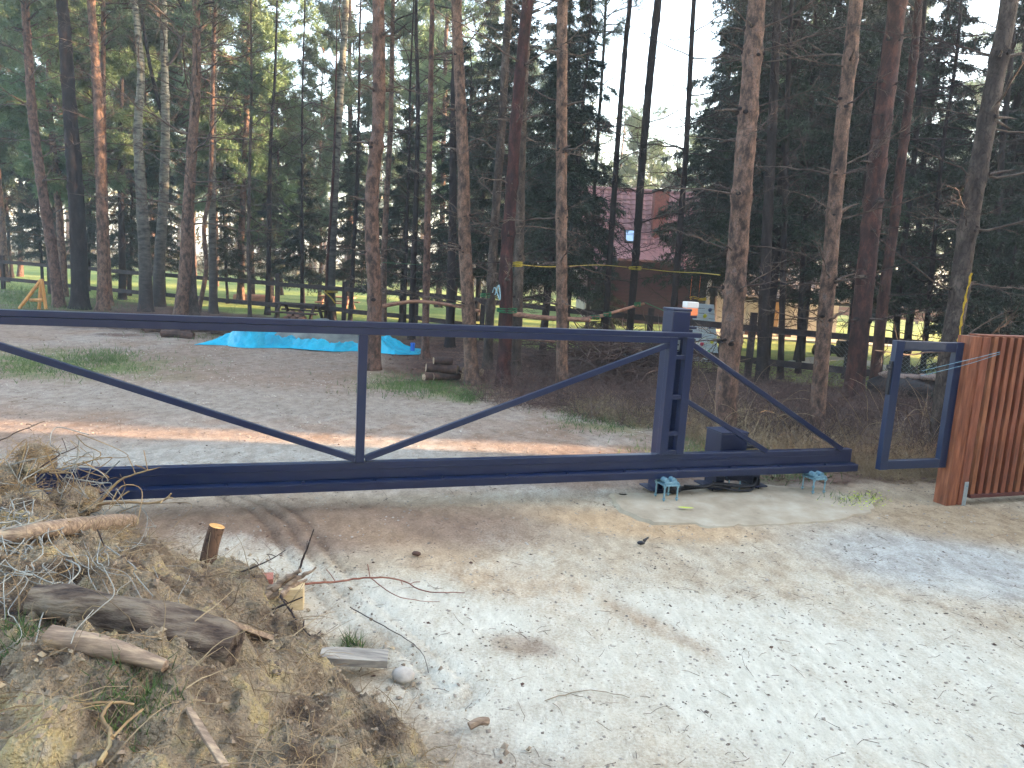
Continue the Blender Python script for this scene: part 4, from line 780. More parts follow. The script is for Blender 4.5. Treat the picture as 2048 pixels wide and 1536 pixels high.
T('pine_tree', 'G', 'thin grey stem with leafy top seen left of the red roof', (1172, 690), 10, [(1180, 540), (1192, 330), (1206, 120), (1212, 0)], Y=18, zb=(3, 8), H=12, crown=.6, dark=True)
T('pine_tree', 'O', 'thickest light brown pine right of the gate guide post', (1447, 862), 50, [(1460, 700), (1474, 520), (1488, 330), (1500, 180), (1512, 20), (1516, -40)], zb=(1.0, 5.5), H=13, L=(.4, 1.5), crown=1, wtop=.72, whorl=.52)
T('pine_tree', 'O', 'pale slender pine behind the end of the long gate brace', (1630, 872), 33, [(1643, 720), (1657, 560), (1668, 430), (1684, 260), (1700, 120), (1713, 0)], zb=(1.0, 5.5), H=13, L=(.4, 1.6), crown=1, wtop=.8, whorl=.6)
T('pine_tree', 'R', 'thick dark red pine between the slender pine and the wicket frame', (1706, 795), 40, [(1722, 640), (1742, 450), (1758, 300), (1778, 140), (1796, 0)], zb=(1.2, 7), H=14, L=(.5, 1.5), crown=1, wtop=.85, dark=True)
T('pine_tree', 'R', 'red pine standing just behind the thick dark red one', (1752, 760), 24, [(1764, 620), (1790, 430), (1808, 280), (1826, 130), (1838, 0)], Y=12.9, zb=(1.5, 7), H=13, L=(.5, 1.6), crown=1, dark=True)
T('pine_tree', 'G', 'grey lichen covered leaning pine behind the wicket frame', (1876, 902), 38, [(1893, 740), (1916, 600), (1932, 480), (1958, 330), (1988, 170), (2016, 20), (2024, -40)], zb=(1.1, 5.5), H=13, L=(.4, 1.5), crown=1, wtop=.8, whorl=.62, flare=1.25)
gsp = 'dark stems of the spruce thicket'
for lb, b_, w_, p_, Y_ in (('black straight stem left of the climbing board', (1340, 730), 16, [(1352, 560), (1372, 300), (1388, 0)], 14.5), ('thick black stem between the light brown pine and the white pillar', (1526, 740), 26, [(1530, 560), (1542, 300), (1556, 0)], 13.4), ('slim black stem right of the white pillar', (1562, 745), 14, [(1566, 560), (1572, 300), (1583, 0)], 13.9), ('black stem left of the pale slender pine', (1598, 730), 12, [(1604, 560), (1618, 300), (1632, 0)], 15), ('dark stem right of the garden lamp', (1790, 740), 14, [(1800, 560), (1830, 300), (1850, 0)], 15), ('dark stem between the grey leaning pine and the frame corner', (1846, 745), 12, [(1862, 560), (1885, 300)], 14.5), ('dark stem behind the left edge of the slatted fence', (1968, 700), 18, [(1984, 560), (2004, 300)], 14), ('dark stem near the right edge above the slatted fence', (2030, 690), 16, [(2040, 500), (2060, 200)], 15.5), ('dark mossy stem right of the slim orange pine', (822, 690), 15, [(826, 560), (832, 400), (836, 200)], 17), ('dark stem between the big crooked pine and the tarp', (700, 650), 10, [(704, 560), (712, 400), (718, 200)], 20.5), ('dark stem at the left edge of the lawn gap', (245, 610), 15, [(244, 500), (240, 300)], 24), ('dark stem left of the lawn with a low broken branch', (535, 632), 12, [(538, 500), (541, 300)], 21.5), ('dark stem by the picnic bench', (604, 640), 9, [(604, 520), (604, 330)], 21.8), ('dark stem close left of the thin straight pine', (808, 665), 9, [(812, 520), (818, 300)], 18.2)):
    T('spruce_tree', 'D', lb, b_, w_, p_, Y=Y_, zb=(.8, 7), H=10.5, dark=True, L=(.6, 1.7), n=3, whorl=.5, group=gsp, cat='tree')
# leaning spruces with needles: (photo x of the foot, distance, kind, scale, label)
def put_tree(name, meshes, loc, sc, rz, label, group=None, names=('trunk', 'limbs', 'needles'), cat='tree', szz=1.0):
    t = empty(name, loc, label, cat, group)
    for n_, m_ in zip(names, meshes):
        o_ = link(n_, m_, t, (0, 0, 0), (0, 0, rz), (sc, sc, sc*szz))
        if n_ != 'trunk': o_['kind'] = 'stuff'
    return t
SP = [(1445, 18.2, 1, .85, 'dense dark spruce hiding the right half of the red roofed house'), (1530, 15.2, 3, 1.0, 'tall black spruce between the light brown pine and the slender pine'), (1600, 17.5, 1, 1.0, 'dense black spruce behind the pale slender pine'), (1460, 19.5, 3, .95, 'tall spruce behind the thickest light brown pine'),
      (1815, 16.5, 1, .8, 'dark spruce between the red pines and the grey leaning pine'), (1985, 15.0, 1, .95, 'dark spruce above the corner of the slatted fence'), (2080, 17.5, 3, 1.0, 'dark spruce at the right edge of the view'), (1720, 20., 3, 1., 'tall spruce behind the dark red pines'), 
      (1128, 17.2, 0, .82, 'dark spruce left of the red roofed house'), (1085, 15.3, 0, .72, 'small dark spruce between the dark red pine and the light brown pine'), (1000, 18.8, 1, .8, 'dark spruce behind the mossy trunk'), (900, 19.5, 0, .75, 'dark spruce behind the leaning pine'), (800, 20.8, 2, .95, 'low spruce with fresh green lower boughs beside the lawn'),
      (700, 24, 0, .62, 'spruce behind the lawn fence left of the big crooked pine'), (605, 24.5, 2, .8, 'spruce over the picnic bench'), (540, 25.5, 0, .5, 'spruce over the stump on the lawn'), (455, 25, 0, .5, 'spruce behind the birch with the black foot'), (260, 26, 2, .85, 'green spruce behind the dark fissured birch'), (180, 27, 0, .6, 'green spruce behind the second trunk from the left'), (90, 27, 0, .58, 'dark spruce behind the leftmost pine'), (330, 28, 0, .6, 'spruce behind the forked birch'), (30, 33, 0, .8, 'dark spruce at the far left edge'), (1200, 20.5, 4, .6, 'small spruce in front of the white house plinth'), (2010, 11.5, 4, .7, 'drooping young spruce just above the slatted fence'), (1420, 22.5, 1, 1.05, 'tall spruce far behind the climbing board'), (1650, 23.5, 3, 1., 'tall spruce far behind the pale slender pine'), (2030, 22.5, 3, 1.05, 'tall spruce far behind the right end of the slatted fence'), (1085, 22.5, 3, .8, 'spruce far behind the straight light brown pine'), (950, 24, 1, .85, 'spruce far behind the leaning pine'), (1700, 14.6, 0, .8, 'dark spruce close behind the thick dark red pine'), (1925, 13.6, 4, .9, 'low bushy spruce right of the grey leaning pine')]
for px_, Y_, k, s, lb in SP:
    c_ = D(px_, 700, Y_); put_tree('spruce_tree', SPR[k][1:], (c_[0], c_[1], 0), s, (px_*1.7) % 6.28, lb)
# background pines: (x photo, distance)
r_ = np.random.default_rng(5); gb_ = 'pines of the wood beyond the drive'
LB = ['tall pine with grey green crown in the wood behind the trunks', 'tall pine with full crown in the wood behind the trunks', 'slender pine with short crown in the wood behind the trunks', 'pine with yellowish sunlit crown in the wood', 'short pine with yellowish crown in the wood']
spots = []; used = {}
MARKS = [(-60, 'the left end of the gate rail'), (0, 'the left picture edge'), (60, 'the leftmost pine'), (135, 'the dark scaly trunk'), (195, 'the reddish pine'), (240, 'the thin dark lawn stem'), (280, 'the fissured birch'), (325, 'the forked birch'), (385, 'the long branched pine'), (425, 'the crooked orange stem'), (500, 'the thin sapling'), (560, 'the lawn stump'), (605, 'the picnic bench'), (675, 'the strapped birch'), (750, 'the big crooked pine'), (860, 'the thin straight pine'), (925, 'the leaning knotty pine'), (1010, 'the mossy trunk'), (1060, 'the dark red pine'), (1124, 'the straight light brown pine'), (1190, 'the left roof edge'), (1250, 'the skylight'), (1310, 'the chimney'), (1400, 'the climbing board'), (1480, 'the thickest pine'), (1560, 'the white pillar'), (1670, 'the pale slender pine'), (1770, 'the thick dark red pine'), (1870, 'the garden lamp'), (1950, 'the grey leaning pine'), (2040, 'the slatted fence corner'), (2120, 'the right picture edge')]
for px_ in range(-60, 640, 62): spots.append((px_+r_.uniform(-20, 20), r_.uniform(27, 46)))
for px_ in range(-60, 560, 88): spots.append((px_+r_.uniform(-20, 20), r_.uniform(23.5, 30)))
for px_ in range(620, 1120, 84): spots.append((px_+r_.uniform(-20, 20), r_.uniform(26, 44)))
for px_ in range(1130, 1500, 60): spots.append((px_+r_.uniform(-20, 20), r_.uniform(44, 56)))
for px_ in range(1480, 2160, 85): spots.append((px_+r_.uniform(-20, 20), r_.uniform(26, 46)))
for i, (px_, Y_) in enumerate(spots):
    c_ = D(px_, 700, Y_); k = i % 5 if not (1100 < px_ < 1500) else 3+i % 2
    if px_ < 420 and i % 3 == 0: k = 3
    sc = r_.uniform(.8, 1.05)*(.62 if 500 < px_ < 690 else .78 if 1120 < px_ < 1480 else 1.)
    nb = sorted(MARKS, key=lambda q: abs(q[0]-px_))[0]; kindw = ['tall grey green pine', 'tall full crowned pine', 'slender short crowned pine', 'yellowish sunlit pine', 'short yellowish pine'][k]
    lb = '%s in the wood %s behind %s' % (kindw, 'far' if Y_ > 36 else 'not far' if Y_ < 28.5 else 'well', nb[1])
    used[lb] = used.get(lb, 0)+1
    if used[lb] > 1: lb += ', its right-hand neighbour' if used[lb] == 2 else ', the farther one'
    put_tree('pine_tree', BP[k][1:], (c_[0], c_[1], 0), sc, r_.uniform(0, 6.28), lb, gb_, ('trunk', 'crown_limbs', 'crown_needles'))
# far wood, one mass
gt, gl_ = Geo(), Geo(); n_ = 230; X0 = r_.uniform(-95, 95, n_); Y0 = r_.uniform(62, 105, n_); Hh = r_.uniform(11, 16, n_)
z_ = np.linspace(0, 1, 4); P = np.stack([X0[:, None]+r_.normal(0, .15, (n_, 4)), Y0[:, None]+0*z_, Hh[:, None]*z_[None]], -1); gt.add(*tubes(P, np.array([.2, .15, .1, .03])[None], 4))
tag(part('far_trunks', gt, PINEO, None, at=(0, 0, 0)), 'distant mass of pine trunks closing the view', 'wood', kind='stuff')
m_ = 420; u_ = r_.random((n_, m_)); zz = Hh[:, None]*(.42+.6*u_); rr = 2.0*np.sqrt(r_.random((n_, m_)))*np.sin(np.pi*np.clip(.2+.8*(1-u_), 0, 1))+.2; aa = r_.uniform(0, 6.28, (n_, m_))
P = np.stack([X0[:, None]+rr*np.cos(aa), Y0[:, None]+rr*np.sin(aa), zz], -1).reshape(-1, 3); blades(gl_, P, r_.normal(size=P.shape), r_.uniform(.35, .8, len(P)), .16)
tag(part('far_crowns', gl_, NFAR, None, at=(0, 0, 0)), 'distant mass of pine crowns closing the view', 'wood', kind='stuff')
# low far scrub so that the lawn ends in a hedge
g = Geo(); n_ = 26000; X0 = r_.uniform(-70, 70, n_); Y0 = r_.uniform(48, 62, n_); P = np.column_stack([X0, Y0, r_.uniform(0, 1, n_)**1.5*(1.5+2.5*fbm(X0*.15, Y0*.15, 4)+9*sstep(8, -6, X0)*fbm(X0*.4, Y0*.2, 6))]); blades(g, P, r_.normal(size=P.shape)+[0, 0, .5], r_.uniform(.3, .8, n_), .14)
tag(part('far_scrub', g, M('far_scrub', [(.05, .045, .03), (.11, .085, .05), (.14, .13, .06)], .3, 5, rough=.9), None, at=(0, 0, 0)), 'distant brownish scrub beyond the lawn', 'scrub', kind='stuff')

# spruces added unseen behind the camera to darken surfaces facing it
for k in range(15):
    x_ = -17+k*2.5+r_.normal(0, .4)
    put_tree('spruce_tree', SPR[k % 2][1:], (x_, -8.5+r_.normal(0, 1.2), 0), 1.15, r_.uniform(0, 6.28), 'added unseen spruce number %d from the left in the row behind the viewer' % (k+1), 'spruces added behind the viewer to darken what faces it')
# ------------------------------------------------------------------ rail fence round the lawn
FW = M('dark_fence_wood', [lin(24, 20, 24), lin(44, 36, 38), lin(60, 50, 48)], 8, 6, (1, 1, 1), rough=.9, bump=.003)
rf = empty('rail_fence', (FL[4][0], FL[4][1], 0), 'dark two rail wooden fence between the trees and the green lawn', 'fence')
pts = []
for (x0, y0), (x1, y1) in zip(FL[1:-1], FL[2:]):
    n_ = max(1, int(round(math.hypot(x1-x0, y1-y0)/2.25)))
    for k in range(n_): pts.append((x0+(x1-x0)*k/n_, y0+(y1-y0)*k/n_))
pts.append(tuple(FL[-1]))
def ob(g, a, b, z0, z1, th):
    a = np.array([*a, 0.]); b = np.array([*b, 0.]); d = (b-a)/np.linalg.norm(b-a); n_ = np.array([-d[1], d[0], 0])*th/2
    return hexa(g, [a-n_+[0, 0, z0], b-n_+[0, 0, z0], b+n_+[0, 0, z0], a+n_+[0, 0, z0], a-n_+[0, 0, z1], b-n_+[0, 0, z1], b+n_+[0, 0, z1], a+n_+[0, 0, z1]])
for i, p in enumerate(pts):
    if p[0] > 16: break
    ht = 1.12 if i % 3 else 1.2
    g = Geo(); box(g, p[0]-.055, p[0]+.055, p[1]+.03, p[1]+.13, -.05, ht); part('post', g, FW, rf)
    if i+1 < len(pts):
        for z in (.86, .27):
            g = Geo(); a = np.array(p); b = np.array(pts[i+1]); dz = RNG.normal(0, .012); d = (b-a); ob(g, a+d*.003, b-d*.003, z+dz, z+.115+dz, .035); part('rail', g, FW, rf)
# diagonal mesh on the right part of the fence
g = Geo(); a = np.array([6.4, 13.1]); b = np.array([9.4, 11.9]); d = (b-a)/np.linalg.norm(b-a); L_ = np.linalg.norm(b-a); st = []
for s in np.arange(-1., L_, .075):
    for sg in (1, -1):
        q0, q1 = (s, s+.85) if sg > 0 else (s+.85, s); st.append([[a[0]+d[0]*q0, a[1]+d[1]*q0+.16, .05], [a[0]+d[0]*q1, a[1]+d[1]*q1+.16, .9]])
g.add(*tubes(np.array(st), np.full((1, 2), .0016), 3)); part('wire_mesh', g, GALV, rf, kind='stuff')
# poles tied between the trees
POLEM = M('stripped_pole', [lin(78, 52, 46), lin(128, 92, 76), lin(160, 124, 100)], 8, 6, (.5, 4, 4), rough=.85)
for q, r_, lb in ((((765, 612, 13.2), (830, 603, 13.3), (900, 610, 13.2), (960, 622, 12.8)), .032, 'brown pole tied across the thin straight pine and the leaning pine'), (((1000, 622, 12.2), (1070, 634, 12), (1180, 640, 11.6)), .042, 'thick reddish pole tied from the dark red pine towards the house'), (((1150, 640, 12.), (1200, 632, 12.), (1288, 607, 12.4)), .028, 'pale pole slanting upwards in front of the house plinth'), (((1010, 672, 13), (1110, 684, 12.6)), .03, 'low reddish pole tied below the thick reddish one')):
    P = smoothpath([D(*p_) for p_ in q], .1); g = Geo(); tube(g, P, r_*np.linspace(1.1, .8, len(P)), 9); o = part('pole', g, POLEM, None, True); tag(o, lb, 'pole', 'poles lashed between the trees')
def cord(pts_, r_, m_, label, cat='cord', name='cord', knots=()):
    P = smoothpath([D(*p_) for p_ in pts_], .08); t = empty(name, P[0], label, cat); g = Geo(); tube(g, P, r_, 5); part('line', g, m_, t, True)
    for kx, ky, kY, kr in knots:
        g = Geo(); c = D(kx, ky, kY)
        for j in range(3): th = np.linspace(0, 6.28, 15); tube(g, np.stack([c[0]+np.cos(th)*kr, c[1]+np.sin(th)*kr, c[2]+(j-1)*.022+np.sin(th+j)*.01], 1), .009, 5)
        part('knot', g, m_, t, True)
cord([(1028, 528, 11.2), (1080, 533, 12), (1123, 533, 12.6), (1200, 530, 14), (1270, 536, 15)], .007, YEL, 'yellow cord running left from the dark stem in front of the house', knots=((1028, 528, 11.15, .12), (1271, 536, 15, .125)))
cord([(1275, 536, 15), (1340, 543, 14), (1400, 546, 12.), (1440, 550, 9.5)], .007, YEL, 'yellow cord running right from the dark stem towards the thickest pine')
cord([(765, 525, 12.8), (800, 527, 14), (850, 530, 16)], .005, GRN, 'thin green line stretched right from the big crooked pine')
cord([(1290, 605, 12.4), (1320, 618, 11.5), (1345, 628, 10)], .008, GRN, 'green cord from the slanting pole end to the guide post', knots=((1275, 608, 12.3, .05), (1215, 628, 12., .06), (1190, 634, 12., .07)))
cord([(1010, 620, 11.), (1022, 616, 11), (1026, 622, 11)], .012, GRN, 'green lashing on the foot of the dark red pine', knots=((1014, 620, 11., .145), (974, 590, 12.8, .11)))
cord([(890, 612, 15.8), (905, 609, 15.7)], .014, GRN, 'green lashing where the brown pole crosses the dark bare trunk', knots=((900, 609, 16., .13),))
st = empty('yellow_strap', D(662, 585, 20.9), 'yellow strap wound round the birch above the lawn rail', 'strap')
g = Geo(); c = D(662, 583, G(662, 642)[1]); th = np.linspace(0, 6.28, 17); tube(g, np.stack([c[0]+np.cos(th)*.16, c[1]+np.sin(th)*.16, c[2]+0*th], 1), .035, 6); part('band', g, YEL, st, True)
g = Geo(); tube(g, smoothpath([c+[-.15, -.16, 0], c+[.05, -.2, -.15], c+[.16, -.16, -.3]], .05), .02, 5); part('tail', g, YEL, st, True)
sb = empty('yellow_strap', G(1893, 905), 'long frayed yellow strap hanging down the grey leaning pine', 'strap')
Yt = G(1876, 902)[1]-.17; P = smoothpath([D(1944, 545, Yt), D(1930, 600, Yt), D(1921, 650, Yt), D(1912, 720, Yt), D(1900, 800, Yt), D(1890, 850, Yt-.02), D(1884, 905, Yt-.03)], .04); P = P+RNG.normal(0, .006, P.shape); g = Geo(); tube(g, P, .011+.004*np.sin(np.arange(len(P))*1.1), 6); part('webbing', g, M('frayed_strap', [lin(112, 92, 20), lin(186, 150, 36)], 14, 5, rough=.8), sb, True)
g = Geo(); blob(g, D(1886, 915, Yt-.05), .07, 5, 3, .5, (1.3, .9, .6)); part('end', g, M('lime_cloth', [lin(96, 108, 20), lin(150, 160, 40)], 9, 4, rough=.8), sb, True)
g = Geo(); P = smoothpath([D(985, 585, 10.95), D(990, 575, 10.9), D(1000, 600, 10.85), D(998, 570, 10.9), D(990, 590, 10.9)], .03); tube(g, P, .008, 5); o = part('cord_loop', g, ZINC, None, True); tag(o, 'pale blue cord loop caught left of the dark red pine', 'cord')
# ------------------------------------------------------------------ tarp and sand
g = Geo(); u = np.linspace(0, 1, 150); v = np.linspace(0, 1, 60); U_, V_ = np.meshgrid(u, v)
x = -5.85+4.05*U_; yf = 13.62+.55*U_+.12*np.sin(U_*19)+.14*(fbm(U_*7, 0*U_, 90)-.5)*2; yb = 14.75+.25*U_+.2*(fbm(U_*6, 0*U_, 97)-.5)+.2*np.sin(U_*9)
y = yf+(yb-yf)*V_
ed = np.minimum(np.minimum(V_, 1-V_)*6, np.minimum(U_*5, (1-U_)*3)); ed = np.clip(ed, 0, 1)
topf = np.interp(U_, [0, .1, .18, .3, .5, .6, .75, .82, .9, 1.], [.08, .17, .20, .12, .07, .05, .08, .30, .14, .04])
rid = topf*(np.exp(-((V_-.22)/.16)**2)+.95*np.exp(-((V_-.8)/.14)**2)+.4)
cr = fbm(U_*13+V_*3, V_*7, 91, 4); cr2 = np.abs(fbm(U_*30+V_*11, V_*15-U_*7, 92, 3)-.5)
hole = np.exp(-(((U_-.47)/.2)**4+((V_-.58)/.26)**4)); rid = rid*(1-.85*hole); cr3 = np.abs(fbm(U_*16-V_*5, V_*9+U_*4, 93, 3)-.5)
z = ed*(rid*(.2+1.5*cr)+.20*cr2*(1-.6*hole)+.30*cr3*(1-.8*hole))+.012
i_ = (np.arange(59)[:, None]*150+np.arange(149)[None]).ravel(); g.add(np.stack([x.ravel(), y.ravel(), z.ravel()], 1), np.stack([i_, i_+1, i_+151, i_+150], 1))
o = part('blue_tarp', g, TARP, None, False); m_ = o.modifiers.new('thickness', 'SOLIDIFY'); m_.thickness = .004; tag(o, 'bright blue crumpled tarpaulin spread round a heap of grey sand', 'tarp')
g = Geo(); u = np.linspace(0, 6.2832, 49)[:-1]; rr = np.linspace(0, 1, 22); c_ = np.array([-3.85, 14.72]); A_, R_ = np.meshgrid(u, rr); x = c_[0]+np.cos(A_)*R_*1.15; y = c_[1]+np.sin(A_)*R_*.62; z = .56*(1-R_**1.3)*(.85+.3*fbm(x*3, y*3, 95))+.02*(fbm(x*14, y*14, 96)-.5)+.02
V = np.stack([x.ravel(), y.ravel(), z.ravel()], 1); i_ = (np.arange(21)[:, None]*48+np.arange(48)[None]); j_ = np.arange(21)[:, None]*48+(np.arange(48)[None]+1) % 48; g.add(V, np.stack([i_.ravel(), j_.ravel(), j_.ravel()+48, i_.ravel()+48], 1))
o = part('sand_heap', g, SANDG, None, True); tag(o, 'heap of grey sand lying in the middle of the blue tarpaulin', 'sand')
cy_ = empty('blue_canister', G(825, 704), 'small blue upright canister at the right end of the tarpaulin', 'canister'); c_ = G(825, 704)
BLU = M('blue_plastic', [(.01, .09, .38), (.015, .12, .45)], 6, 3, rough=.4)
g = Geo(); tube(g, [c_+[0, 0, -.01], c_+[0, 0, .15]], .042, 14); part('body', g, BLU, cy_, True, .003); g = Geo(); tube(g, [c_+[0, 0, .1505], c_+[0, 0, .18]], .046, 14); part('lid', g, BLU, cy_, True, .003)
# ------------------------------------------------------------------ climbing board
cb = empty('climbing_board', (4.1, 16.2, 0), 'pale grey tapered climbing board with coloured holds left of the thickest pine', 'board')
CBM = M('whitish_boards', [lin(168, 180, 186), lin(196, 206, 212)], 5, 5, (1, 1, 5), rough=.6)
bl = D(1378, 724, 16.1); brr = D(1438, 728, 16.1); tl = D(1388, 606, 16.5); tr_ = D(1428, 609, 16.5); n_ = 12
for k in range(n_):
    t0, t1 = k/n_+.004, (k+1)/n_-.004; a = bl+(tl-bl)*t0; b = brr+(tr_-brr)*t0; c = brr+(tr_-brr)*t1; d = bl+(tl-bl)*t1; th = np.array([0, .03, 0]); g = Geo(); hexa(g, [a, b, b+th, a+th, d, c, c+th, d+th]); part('board', g, CBM, cb, bevel=.003)
for px_, py_, c_ in ((1420, 620, (.02, .04, .12)), (1410, 632, (.5, .45, .03)), (1398, 648, (.5, .05, .1)), (1420, 653, (.01, .02, .2)), (1424, 684, (.5, .45, .03)), (1404, 688, (.5, .03, .08)), (1417, 704, (.02, .3, .14)), (1392, 707, (.02, .05, .4))):
    f_ = (724-py_)/118; Yh = 16.1+.4*f_-.05; g = Geo(); blob(g, D(px_, py_, Yh), .042, px_, 2, .35, (1, .7, 1)); part('hold', g, M('hold_paint', [c_, tuple(v*1.15 for v in c_)], 4, 2, rough=.5), cb, True)
# toys and small things near it
def mini(name, q, Y, s, m_, label, cat, zmul=1.):
    c = D(*q, Y); g = Geo(); blob(g, c, s, int(q[0]), 2, .35, (1, .8, zmul)); o = part(name, g, m_, None, True); tag(o, label, cat); return o
TOYO = M('orange_toy', [(.62, .12, .03), (.7, .2, .05)], 5, 2, rough=.5); TOYY = M('yellow_toy', [(.5, .3, .02), (.6, .4, .03)], 5, 2, rough=.5)
sw = empty('garden_swing', D(1395, 596, 17.5), 'yellow and orange swing seat hung above the climbing board', 'swing')
for px_ in (1380, 1397):
    g = Geo(); a = D(px_, 596, 17.5); tube(g, [a, a+[0, 0, .5]], .006, 5); part('rope', g, TOYO, sw)
g = Geo(); P = smoothpath([D(1380, 597, 17.5), D(1388, 595, 17.5), D(1400, 599, 17.5), D(1412, 598, 17.5)], .03); tube(g, P, .035, 7); part('seat', g, TOYY, sw, True)
# ------------------------------------------------------------------ red roofed house
ROOFM = M('red_roof_sheet', [lin(92, 56, 58), lin(118, 76, 76), lin(136, 92, 90)], 6, 6, rough=.55, spec=.4, objvar=.05); WALLM = M('maroon_boards', [lin(52, 20, 26), lin(76, 30, 38)], 4, 5, (1, 1, 5), rough=.7); EAVE = M('dark_eave', [lin(26, 20, 20), lin(38, 30, 28)], 4, 4, rough=.8); PLM = M('pale_plaster', [lin(166, 160, 150), lin(196, 190, 180)], 3, 5, rough=.85)
hx0, hx1, hy0, hy1 = 2.2, 10.5, 28.6, 34.5; RZ = 5.1; EZ = 1.75
ho = empty('red_roofed_house', (5.5, 30, 0), 'small maroon wooden house with purplish red tiled roof behind the spruces', 'house')
g = Geo(); box(g, hx0+.5, hx1-.4, hy0+1., hy1-.6, .55, 2.1); part('wall', g, WALLM, ho)
g = Geo(); box(g, hx0+.45, hx1-.35, hy0+.95, hy1-.5, -.1, .549); part('plinth', g, PLM, ho)
ry = hy0+2.6
def roofrow(x0, x1, y0, y1, z0, z1): # overlapping row of tiles
    g = Geo(); sl = np.array([0, y1-y0, z1-z0]); nn = np.cross([1, 0, 0], sl); nn = nn/np.linalg.norm(nn); w_ = .30; xs_ = np.arange(x0, x1, w_)
    V = []; F = []
    prof = [0, .35, .7, .9, 1.]; ph = [.0, .035, .035, .0, .0]
    for x_ in xs_:
        b_ = len(V)
        for tt, hh in zip(prof, ph):
            p0 = np.array([x_+w_*tt, y0, z0])+nn*(hh+.03); p1 = np.array([x_+w_*tt, y1, z1])+nn*hh; V += [p0, p1, p0-nn*.03]
        for k in range(4): F += [(b_+3*k, b_+3*k+3, b_+3*k+4, b_+3*k+1), (b_+3*k+2, b_+3*k+5, b_+3*k+3, b_+3*k)]
    g.add(V, F); return g
rows = 17
for k in range(rows):
    t0, t1 = k/rows, (k+1.15)/rows; t1 = min(t1, 1.02)
    part('tile_row', roofrow(hx0, hx1, hy0+(ry-hy0)*t0, hy0+(ry-hy0)*t1, EZ+(RZ-EZ)*t0, EZ+(RZ-EZ)*t1), ROOFM, ho)
g = Geo(); hexa(g, [(hx0, hy0+.02, EZ-.06), (hx1, hy0+.02, EZ-.06), (hx1, ry, RZ-.1), (hx0, ry, RZ-.1), (hx0, hy0+.0, EZ-.02), (hx1, hy0, EZ-.02), (hx1, ry, RZ-.03), (hx0, ry, RZ-.03)]); part('roof_deck', g, EAVE, ho)
g = Geo(); hexa(g, [(hx0, ry, RZ-.1), (hx1, ry, RZ-.1), (hx1, hy1, 2.), (hx0, hy1, 2.), (hx0, ry, RZ-.02), (hx1, ry, RZ-.02), (hx1, hy1, 2.08), (hx0, hy1, 2.08)]); part('rear_roof', g, ROOFM, ho)
g = Geo(); tube(g, [(hx0, ry, RZ+.02), (hx1, ry, RZ+.02)], .09, 8); part('ridge', g, ROOFM, ho)
for xe in (hx0+.5, hx1-.45):
    g = Geo(); g.add([(xe, hy0+1, 2.1), (xe, hy1-.6, 2.1), (xe, ry, RZ-.15), (xe+.05, hy0+1, 2.1), (xe+.05, hy1-.6, 2.1), (xe+.05, ry, RZ-.15)], [(0, 1, 2), (3, 5, 4)]); part('gable', g, WALLM, ho)
# projecting bay with clipped gable and dark sloping eaves
bx0, bx1 = D(1240, 520, 28)[0], D(1352, 520, 28)[0]; by = 27.6; bz = 2.35
Lo = D(1185, 606, 27.6); Hi = D(1240, 521, 27.6); Ro = D(1420, 606, 27.6); RH = D(1345, 525, 27.6)
g = Geo(); g.add([(Lo[0]+.5, by+.35, -.1), (Ro[0]-.5, by+.35, -.1), (Ro[0]-.35, by+.35, .75), (RH[0], by+.35, 2.3), (Hi[0], by+.35, 2.3), (Lo[0]+.35, by+.35, .75)], [(0, 1, 2, 3), (0, 3, 4, 5)]); 
part('bay_wall', g, WALLM, ho)
for k in range(13):
    z0 = .5+k*.14; 
    xa = np.interp(z0+.14, [.75, 2.3], [Lo[0]+.42, Hi[0]+.08]); xb = np.interp(z0+.14, [.75, 2.3], [Ro[0]-.42, RH[0]-.08]); g = Geo(); box(g, xa, xb, by+.31, by+.345, z0, z0+.128); part('wall_board', g, WALLM, ho)
for A_, B_ in ((Lo, Hi), (Ro, RH)):
    g = Geo(); A_ = np.array(A_); B_ = np.array(B_); up = np.array([0, 0, .16]); bk = np.array([0, 2.6, 0]); hexa(g, [A_, B_, B_+bk, A_+bk, A_+up, B_+up, B_+bk+up, A_+bk+up]); part('bay_roof', g, EAVE, ho)
g = Geo(); hexa(g, [(Hi[0]-.1, by-.05, Hi[2]), (RH[0]+.1, by-.05, Hi[2]), (RH[0]+.1, 29.4, EZ+1.1), (Hi[0]-.1, 29.4, EZ+1.1), (Hi[0]-.1, by-.05, Hi[2]+.08), (RH[0]+.1, by-.05, Hi[2]+.08), (RH[0]+.1, 29.4, EZ+1.2), (Hi[0]-.1, 29.4, EZ+1.2)]); part('bay_hip', g, ROOFM, ho)
for q, w_, h_ in (((1250, 488), .5, .62),):
    c = D(*q, 29.3); sl = np.array([0, ry-hy0, RZ-EZ]); sl = sl/np.linalg.norm(sl); nn = np.cross([1, 0, 0], sl); t_ = (c[2]-EZ)/(RZ-EZ); b0 = np.array([c[0], hy0+(ry-hy0)*t_, c[2]])+nn*.06
    g = Geo(); a = b0; bq = b0+[w_, 0, 0]; hexa(g, [a, bq, bq+sl*h_, a+sl*h_, a+nn*.08, bq+nn*.08, bq+sl*h_+nn*.08, a+sl*h_+nn*.08]); f_ = part('skylight', g, EAVE, ho, bevel=.004)
    g = Geo(); a = b0+nn*.083+sl*.05+[.05, 0, 0]; bq = a+[w_-.1, 0, 0]; hexa(g, [a, bq, bq+sl*(h_-.1), a+sl*(h_-.1), a+nn*.01, bq+nn*.01, bq+sl*(h_-.1)+nn*.01, a+sl*(h_-.1)+nn*.01]); part('pane', g, M('window_glass', [(.35, .45, .55), (.45, .55, .65)], 2, 2, rough=.06, metallic=.9), f_)
